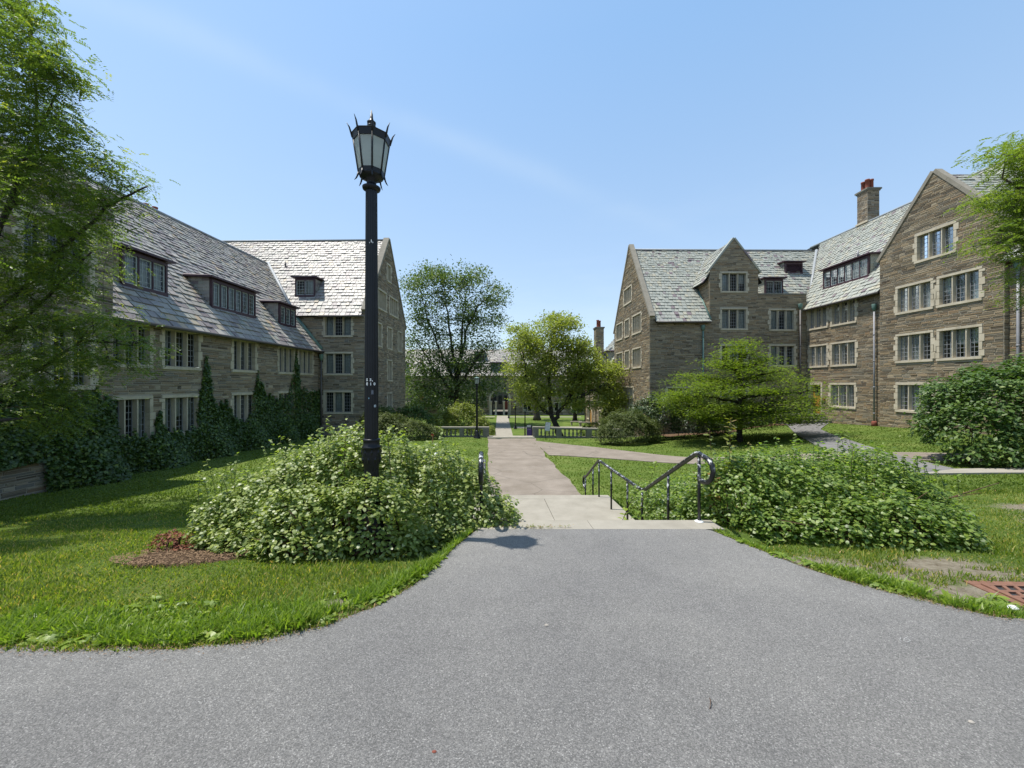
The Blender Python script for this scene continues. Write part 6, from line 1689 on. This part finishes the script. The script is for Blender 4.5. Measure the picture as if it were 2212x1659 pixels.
def pole_text(body, z, size, th0, rad):
    cu = bpy.data.curves.new("t", 'FONT'); cu.body = body; cu.size = size; cu.space_character = 1.25; cu.resolution_u = 3; cu.offset = .0022
    ob = bpy.data.objects.new("t", cu); COL.objects.link(ob)
    bpy.context.view_layer.update()
    me = bpy.data.meshes.new_from_object(ob.evaluated_get(bpy.context.evaluated_depsgraph_get()))
    bpy.data.objects.remove(ob)
    for v in me.vertices:
        a = th0+v.co.x/rad
        zz = z+v.co.y
        v.co = (rad*sin(a), -rad*cos(a), zz)
    me.materials.clear(); me.materials.append(WHITEP)
    o = bpy.data.objects.new("lettering", me); link(o, near_lamp); return o
def shaft_r(z):
    f = (z-.92)/(near_H*1.0-.93-.92); return (.0823-(.0823-.066)*min(1, max(0, f)))+.0012
near_H = 3.235-LZ
zs = lambda vy: -(vy-829.5)/831.6*(LY-.09)-LZ
th = math.atan2(-LX, LY)
pole_text("S 3,", zs(823), .042, th-.80, shaft_r(zs(823))); pole_text("E 1 0", zs(832), .042, th-.80, shaft_r(zs(832)))
def patch(a, z, w, h, mat, rough_seed):
    r = random.Random(rough_seed); mb = MB(); n = 5; vs = []; fs = []
    for i in range(n+1):
        an = th+a+w*i/n/.09
        for q in (0, 1): q_ = shaft_r(zs(z)); vs.append((q_*sin(an), -q_*cos(an), zs(z)+(h*q)*(1+.2*r.uniform(-1, 1))))
    for i in range(n): fs.append((2*i, 2*i+2, 2*i+3, 2*i+1))
    mb.raw(vs, fs); mb.build("sticker", mat, near_lamp)
patch(-.05, 852, .030, .050, simple("torn_sticker", (.10, .11, .13), .5, .4, var=.7), 2); patch(-.45, 862, .012, .016, STICK, 3); patch(.35, 880, .03, .03, simple("graffiti_tag", (.35, .40, .42), .6, .3, nscale=80, var=.9), 4)
for (a, z, w, h) in ((-.1, 522, .014, .03), (-.35, 524, .008, .012), (.15, 523, .010, .014)): patch(a, z, w, h, WHITEP, 5)
lamp("street_lamp", -34.7/385*29.2, 28.9, tz(-2.6, 28.9)-.02, "black lamp post standing before the left balustrade", H=4.85, bulb=False, s=1.0)
lamp("street_lamp", 13/385*36.0, 36.0, tz(1.2, 36)-.02, "short lamp post with a pale lantern beside the purple sign board", H=3.25, bulb=False, s=.72)
lamp("street_lamp", 3.3/385*48, 46.4, tz(.4, 46.4)-.02, "short black lamp post on the lawn at the path crossing", H=3.35, bulb=False, s=.72)
lamp("street_lamp", -3.2/385*64, 64, tz(-.5, 64)-.02, "farthest black lamp post, by the archway column", H=3.35, bulb=False, s=.72)

# hand rails: pipe running down, level and down again, scroll ends
def handrail(x0, side, label, group="stair hand rails"):
    root = bpy.data.objects.new("hand_rail", None); link(root); root.location = (ax(x0, 5), 5, -1.8); tag(root, label, "hand rail", group)
    def Pt(y, z): return (ax(x0, y), y, z)
    mb = MB()
    pts = [Pt(5.02, -1.24), Pt(4.93, -1.255), Pt(4.82, -1.235), Pt(4.74, -1.17), Pt(4.705, -1.08), Pt(4.73, -1.0), Pt(4.80, -.945), Pt(5.02, -.905), Pt(5.10, -.925), Pt(5.3, -1.04), Pt(6.0, -1.43), Pt(6.72, -1.835), Pt(6.85, -1.885), Pt(7.0, -1.9), Pt(8.2, -1.9), Pt(9.48, -1.895), Pt(9.6, -1.91), Pt(10.2, -2.25), Pt(10.75, -2.56), Pt(10.87, -2.62), Pt(11.0, -2.63), Pt(11.1, -2.70), Pt(11.12, -2.82), Pt(11.05, -2.93), Pt(10.9, -2.95)]
    mb.tube(pts, .031, 10); mb.build("rail", RAILM, root, loc=root.location)
    for (y, zt, zb_) in ((5.02, -.92, -1.81), (5.88, -1.38, -2.35), (6.88, -1.90, -2.82), (7.6, -1.91, -2.82), (8.6, -1.91, -2.82), (9.55, -1.91, -2.82), (10.1, -2.2, -3.2), (10.88, -2.63, -3.55)):
        mb = MB(); mb.tube([Pt(y, zb_), Pt(y, zt)], .0205, 8); mb.build("post", RAILM, root, loc=root.location)
    mb = MB(); mb.lathe([(.055, 0), (.055, .008), (.03, .02)], Pt(5.02, -1.795), 14); mb.build("post_collar", WHITEP, root, loc=root.location)
    return root
handrail(2.75, 1, "worn black pipe hand rail on the right side of the steps")
handrail(-.09, -1, "worn black pipe hand rail on the left side of the steps, seen end-on")

# balustrades
balm = None
def baluster_mesh():
    mb = MB(); mb.lathe([(.075, 0), (.075, .05), (.05, .07), (.045, .10), (.075, .17), (.082, .24), (.06, .33), (.042, .42), (.05, .46), (.075, .49), (.075, .54)], (0, 0, 0), 10)
    o = mb.build("baluster", CAST); me = o.data; bpy.data.objects.remove(o); return me
BM = baluster_mesh()
def balustrade(label, x0, x1, y0, y1, zb0, zb1, piers, bals, h=.78):
    root = bpy.data.objects.new("balustrade", None); link(root); root.location = ((x0+x1)/2, (y0+y1)/2, zb0); tag(root, label, "balustrade", "balustrades by the lower steps")
    loc = root.location
    def at_(x): f = (x-x0)/(x1-x0); return y0+(y1-y0)*f, zb0+(zb1-zb0)*f
    def bar(nm, w, za, zbb, mat=CAST):
        mb = MB(); ya, z_a = at_(x0); yb, z_b = at_(x1)
        mb.raw([(x0, ya-w, z_a+za), (x1, yb-w, z_b+za), (x1, yb+w, z_b+za), (x0, ya+w, z_a+za), (x0, ya-w, z_a+zbb), (x1, yb-w, z_b+zbb), (x1, yb+w, z_b+zbb), (x0, ya+w, z_a+zbb)], [(4, 5, 6, 7), (0, 1, 5, 4), (1, 2, 6, 5), (2, 3, 7, 6), (3, 0, 4, 7), (3, 2, 1, 0)])
        mb.build(nm, mat, root, loc=loc)
    bar("top_rail", .19, h-.11, h, CONC); bar("under_rail", .12, h-.155, h-.112); bar("plinth", .15, -.6, .085)
    for (a, b) in piers:
        y, z = at_((a+b)/2)
        mb = MB(); mb.abox(a, b, y-.19, y+.19, z-.5, z+h-.114); mb.build("pier", CAST, root, loc=loc)
    for x in bals:
        y, z = at_(x)
        o = bpy.data.objects.new("baluster", BM); o.location = (x-loc[0], y-loc[1], z+.085-loc[2]); COL.objects.link(o); o.parent = root
YB = 29.9
def px(p): return p/385*YB
balustrade("weathered stone balustrade left of the lower steps", px(-93), px(-22.8), YB, YB, -4.10, -4.10, [(px(-52.3), px(-48)), (px(-29), px(-23))], [px(p) for p in (-73+0.5, -69, -65, -60.8, -56.6, -44.6, -40.6, -36.5, -32.4, -77, -81, -85, -89)])
balustrade("weathered stone balustrade right of the lower steps", px(20.7), px(112), YB, YB+.05, -4.08, -4.28, [(px(20.8), px(26.5)), (px(44.2), px(49.4)), (px(74), px(79.5)), (px(107), px(111.9))], [px(p) for p in (29.3, 33.2, 37.2, 41.1, 53.0, 57.1, 61.1, 65.0, 69.1, 84.1, 88.1, 92.1, 96.1, 100.1, 104)])
rw = building("retaining_wall", None, "low stone retaining wall beneath the balustrades, facing the quadrangle", "wall")
mb = MB(); mb.abox(-14, px(-23), 30.12, 30.34, -5.6, -4.12); mb.abox(px(22), 11, 30.12, 30.34, -5.6, -4.12); mb.build("wall", CAST, rw)

# fire hydrant with marker rod
RED = simple("red_paint", (.30, .03, .02), .5, .4, nscale=12); WH = simple("hydrant_white", (.62, .62, .60), .5, .4)
hx, hy = -2.95, 15.0; hz = tz(hx, hy)
root = bpy.data.objects.new("fire_hydrant", None); link(root); root.location = (hx, hy, hz); tag(root, "red fire hydrant with a white bonnet and thin marker rod on the lawn", "fire hydrant")
hp = -2.70-hz
mb = MB(); mb.lathe([(.14, -.05), (.14, .03), (.095, .05), (.09, hp-.18), (.12, hp-.16), (.12, hp-.1)], (0, 0, 0), 14); mb.build("barrel", RED, root)
mb = MB(); mb.lathe([(.17, hp-.10), (.175, hp-.07), (.11, hp-.02), (.04, hp+.03), (.03, hp+.03), (.03, hp+.09), (.02, hp+.09)], (0, 0, 0), 14); mb.build("bonnet", WH, root)
for s_ in (-1, 1):
    mb = MB(); mb.tube([(s_*.08, 0, hp-.3), (s_*.17, 0, hp-.3)], .055, 10); mb.tube([(s_*.17, 0, hp-.3), (s_*.2, 0, hp-.3)], .03, 5); mb.build("nozzle_cap", RED, root)
mb = MB(); mb.tube([(0, -.08, hp-.34), (0, -.17, hp-.34)], .07, 10); mb.build("front_nozzle", RED, root)
mb = MB(); mb.tube([(-.13, 0, hp-.1), (-.14, 0, 1.42)], .012, 5); mb.build("marker_rod", simple("rod_brown", (.12, .06, .03), .7), root)
mb = MB(); mb.box(Plane((-.2, 0, 1.42), (1, 0, 0), (0, 0, 1), (0, -1, 0)), 0, .10, 0, .09, -.003, .003); mb.build("marker_flag", RED, root)

# white yard sign on a dark stand, leaning
root = bpy.data.objects.new("yard_sign", None); link(root)
sy = 29.2; sx = (2149.5-2016)/3.9375/385*sy; sz_ = tz(sx, sy); root.location = (sx, sy, sz_); root.rotation_euler = (0, radians(8), 0)
tag(root, "small white notice on a leaning dark stand before the right balustrade", "sign")
mb = MB(); mb.abox(-.185, .185, -.012, .012, .62, 1.26); mb.build("panel", simple("sign_white", (.62, .63, .66), .6, .3, var=.05), root)
mb = MB(); mb.abox(-.205, .205, -.018, -.0125, .60, .62); mb.abox(-.205, .205, -.018, .02, 1.26, 1.28); mb.abox(-.205, -.186, -.018, .02, .62, 1.26); mb.abox(.186, .205, -.018, .02, .62, 1.26); mb.build("panel_frame", IRON, root)
mb = MB(); mb.tube([(-.02, 0, .62), (-.05, 0, 0)], .02, 6); mb.tube([(.06, .05, .62), (.10, .25, 0)], .016, 6); mb.build("stand", IRON, root)
PR1 = simple("print_dark", (.05, .06, .10), .7); PR2 = simple("print_red", (.28, .10, .14), .7)
r = random.Random(8)
def scribble(root, z, x0, x1, h, mat, y):
    mb = MB(); x = x0
    while x < x1:
        w = r.uniform(.02, .055)
        if x+w > x1: break
        q = x
        while q < x+w-.006:
            mb.face([(q, y, z), (q+.008, y, z), (q+.008, y, z+h*r.uniform(.6, 1)), (q, y, z+h*r.uniform(.6, 1))], 0, .5); q += .0125
        x += w+.014
    mb.build("print", mat, root)
for (z, m_, h) in ((1.13, PR1, .05), (1.04, PR2, .05), (.90, PR1, .045), (.81, PR1, .045), (.72, PR1, .045)): scribble(root, z, -.15, .15, h, m_, -.0128)

# purple A-frame board
root = bpy.data.objects.new("sandwich_board", None); link(root)
ay = 33.2; axx = (2083.5-2016)/3.9375/385*ay; az = tz(axx, ay); root.location = (axx, ay, az+.42); tag(root, "tall purple sign board with a green foot beside the right pier of the steps", "sign")
PUR = simple("board_purple", (.06, .03, .12), .6, .3); BLK = simple("board_black", (.02, .02, .025), .6, .3); GRN = simple("board_green", (.04, .16, .07), .6, .3); NAV = simple("board_navy", (.015, .03, .07), .6, .3)
TP = Plane((0, 0, 0), (1, 0, 0), (0, .12, 1), (0, -1, .12))
def layer(nm, z0, z1, mat, wa=.22, d=.0): mb = MB(); mb.box(TP, -wa, wa, z0, z1, d-.03, d, 0); mb.build(nm, mat, root)
layer("header_panel", .98, 1.30, BLK); layer("purple_panel", .36, .979, PUR); layer("navy_band", .24, .359, NAV); layer("green_panel", -.30, .239, GRN, .20)
def layer_print(z, x0, x1, h, mat):
    mb = MB(); x = x0
    while x < x1-.02:
        w = r.uniform(.015, .03); mb.face([TP(x, z, .002), TP(x+w, z, .002), TP(x+w, z+h, .002), TP(x, z+h, .002)]); x += w+.006
    mb.build("print", mat, root)
layer_print(1.19, -.17, .17, .06, WHITEP); layer_print(1.09, -.17, .17, .06, WHITEP); layer_print(.92, -.15, .15, .025, simple("print_mauve", (.25, .2, .3), .7)); layer_print(.86, -.15, .15, .025, simple("print_mauve2", (.25, .2, .3), .7))
mb = MB(); mb.raw([(.20, .02, -.42), (.22, .15, 1.3), (.50, .62, -.42), (.24, .18, 1.3), (.22, .02, -.42), (.52, .62, -.42)], [(0, 4, 1), (4, 5, 3, 1), (5, 2, 3), (0, 2, 3, 1)]); mb.build("rear_leg", BLK, root)

# cast-iron drain grate in its concrete frame, at the right edge
root = bpy.data.objects.new("drain_grate", None); link(root)
p0 = G(2108, 1264); gx0, gy0 = 3.86, 3.12
gz = -1.715
root.location = (4.52, 3.0, gz); root.rotation_euler = (0, 0, radians(-3)); tag(root, "rusty brown drain grate with slanted slots in the grass at the right edge", "drain")
mb = MB()
HXg, HYg = .50, .29; rows, cols = 6, 10; 
xsg = [-HXg+.035+(2*HXg-.07)*i/cols for i in range(cols+1)]; ysg = [-HYg+.03+(2*HYg-.06)*j/rows for j in range(rows+1)]
b_ = .015; sk = .022
def gb(pts, z0=-.016, z1=0.0):
    c = [(x, y, z0) for x, y in pts]+[(x, y, z1) for x, y in pts]
    mb.raw(c, [(4, 5, 6, 7), (0, 1, 5, 4), (1, 2, 6, 5), (2, 3, 7, 6), (3, 0, 4, 7)], 0)
gb([(-HXg, -HYg), (HXg, -HYg), (HXg, ysg[0]), (-HXg, ysg[0])]); gb([(-HXg, ysg[-1]), (HXg, ysg[-1]), (HXg, HYg), (-HXg, HYg)])
gb([(-HXg, ysg[0]), (xsg[0], ysg[0]), (xsg[0], ysg[-1]), (-HXg, ysg[-1])]); gb([(xsg[-1], ysg[0]), (HXg, ysg[0]), (HXg, ysg[-1]), (xsg[-1], ysg[-1])])
for j in range(1, rows): gb([(xsg[0], ysg[j]-b_), (xsg[-1], ysg[j]-b_), (xsg[-1], ysg[j]+b_), (xsg[0], ysg[j]+b_)], z1=-.0005)
for j in range(rows):
    for i in range(cols+1):
        x = xsg[i]; gb([(x-b_-sk, ysg[j]), (x+b_-sk, ysg[j]), (x+b_+sk, ysg[j+1]), (x-b_+sk, ysg[j+1])], z1=-.001)
mb.build("grate", CONIN, root)
mb = MB(); mb.abox(-HXg, HXg, -HYg, HYg, -.019, -.0165); mb.build("pit_shade", DARKIN, root)  # thin dark sheet close under the slots stands in for the pit's shade
mb = MB(); f_ = .07
for (a, b, c, d) in ((-HXg-f_, HXg+f_, HYg+.002, HYg+f_), (-HXg-f_, HXg+f_, -HYg-f_, -HYg-.002), (-HXg-f_, -HXg-.002, -HYg, HYg), (HXg+.002, HXg+f_, -HYg, HYg)): mb.abox(a, b, c, d, -.3, -.012)
mb.build("frame", CONIN, root)

# low stone benches on the quadrangle lawn
for k, (vx, lab) in enumerate(((1263, "low pale stone bench under the trees at the far right of the quadrangle lawn"), (1248, "smaller stone bench left of the pale one on the quadrangle lawn"))):
    x, y = (vx-1106)/831.6*50, 50+k*1.2; z = tz(x, y)
    root = bpy.data.objects.new("stone_bench", None); link(root); root.location = (x, y, z); tag(root, lab, "bench", "stone benches on the quadrangle")
    mb = MB(); mb.abox(-.75, .75, -.25, .25, .42, .55); mb.build("seat", CONC, root)
    for s_ in (-1, 1): mb = MB(); mb.abox(s_*.6-.08, s_*.6+.08, -.2, .2, -.05, .418); mb.build("leg", CONC, root)
# wall lantern on the far right hall
root = bpy.data.objects.new("wall_lantern", None); link(root); root.location = (10.55, 49.9, -2.6); tag(root, "small iron lantern on a bracket beside the arched door of the far right hall", "lantern")
mb = MB(); mb.tube([(0, 0, -.3), (-.5, 0, -.3), (-.55, 0, 0)], .03, 5); mb.build("bracket", IRON, root)
mb = MB(); mb.lathe([(.08, 0), (.18, .35), (.2, .37), (.05, .5), (.02, .62)], (-.55, 0, 0), 6, sm=False); mb.build("lantern", IRON, root)
# small loose things on the road
PEB = simple("pebble", (.32, .29, .25), .9)
def G0(vx, vy):
    yy = 1.53/((vy-829.5)/831.6-.058); return ((vx-1106)/831.6*yy, yy)
for k, (vx, vy, s_, lab, m_) in enumerate(((938, 1630, .009, "reddish pebble on the asphalt near the bottom edge", TERRA), (1181, 1355, .014, "grey pebble on the asphalt in the middle of the spur", PEB), (2098, 1566, .012, "tiny pebble on the asphalt at the lower right", PEB), (2186, 1320, .035, "white stone in the grass by the drain grate", WH))):
    x, y = G0(vx, vy); z = max(plane0(y)+.012, tz(x, y)+.01)
    mb = MB(); mb.lathe([(s_*.3, 0), (s_*.9, s_*.3), (s_, s_*.6), (s_*.5, s_*1.1), (s_*.1, s_*1.15)], (0, 0, 0), 7, sm=False); o = mb.build("pebble", m_); o.location = (x, y, z-.002); o.scale = (1.2, .8, .8); tag(o, lab, "pebble")
mb = MB(); x, y = G0(1535, 1527)
mb.tube([(x-.02, y-.03, plane0(y)+.016), (x, y, plane0(y)+.03), (x+.012, y+.035, plane0(y)+.018)], .0022, 4); tag(mb.build("dry_twig", TWIG), "dry twig on the asphalt at the lower right", "twig")
# chalk scribble on the asphalt
CH = simple("chalk", (.33, .325, .31), .95); mb = MB()
def stroke(pts, w=.0035):
    for a, b in zip(pts[:-1], pts[1:]):
        ga, gb_ = G0(*a), G0(*b); d = Vector((gb_[0]-ga[0], gb_[1]-ga[1])); n_ = Vector((-d.y, d.x)).normalized()*w*.5
        mb.face([(ga[0]-n_.x, ga[1]-n_.y, plane0(ga[1])+.016), (ga[0]+n_.x, ga[1]+n_.y, plane0(ga[1])+.016), (gb_[0]+n_.x, gb_[1]+n_.y, plane0(gb_[1])+.016), (gb_[0]-n_.x, gb_[1]-n_.y, plane0(gb_[1])+.016)])
stroke([(1946, 1382), (1943, 1387), (1948, 1391)]); stroke([(1962, 1380), (1953, 1384), (1952, 1389), (1958, 1392), (1966, 1389), (1963, 1385), (1955, 1386)]); stroke([(1966, 1380), (1980, 1386)])
tag(mb.build("chalk_mark", CH), "white chalk scribble on the asphalt at the lower right", "marking")
# tufts growing in the joint of the concrete strip
r = np.random.default_rng(77); C = []
for (x, y, n) in ((.20, 4.80, 26), (.62, 4.80, 30), (.92, 4.82, 22), (.50, 4.80, 40)):
    C.append(np.stack([r.normal(x-.3+.05, .09, n), r.normal(y, .02, n), -1.785+np.abs(r.normal(0, .015, n))], 1))
o = leaves("joint_weeds", np.concatenate(C), .035, L_TIP, seed=78, up=.8, aspect=.3); o['label'] = "dry weeds growing in the joint along the concrete strip"
# low planting boards behind: utility markers in the lawn by the yew
for k, (vx, vy, lab) in enumerate(((852, 960, "thin pale marker stake in the lawn before the left yew"), (783, 968, "shorter marker stake left of the pale one in the lawn"))):
    x, y = G(vx, vy); mb = MB(); mb.tube([(0, 0, -.05), (0, 0, .65-.3*k)], .012, 5); o = mb.build("marker_stake", PEB); o.location = (x, y, tz(x, y)); tag(o, lab, "stake")
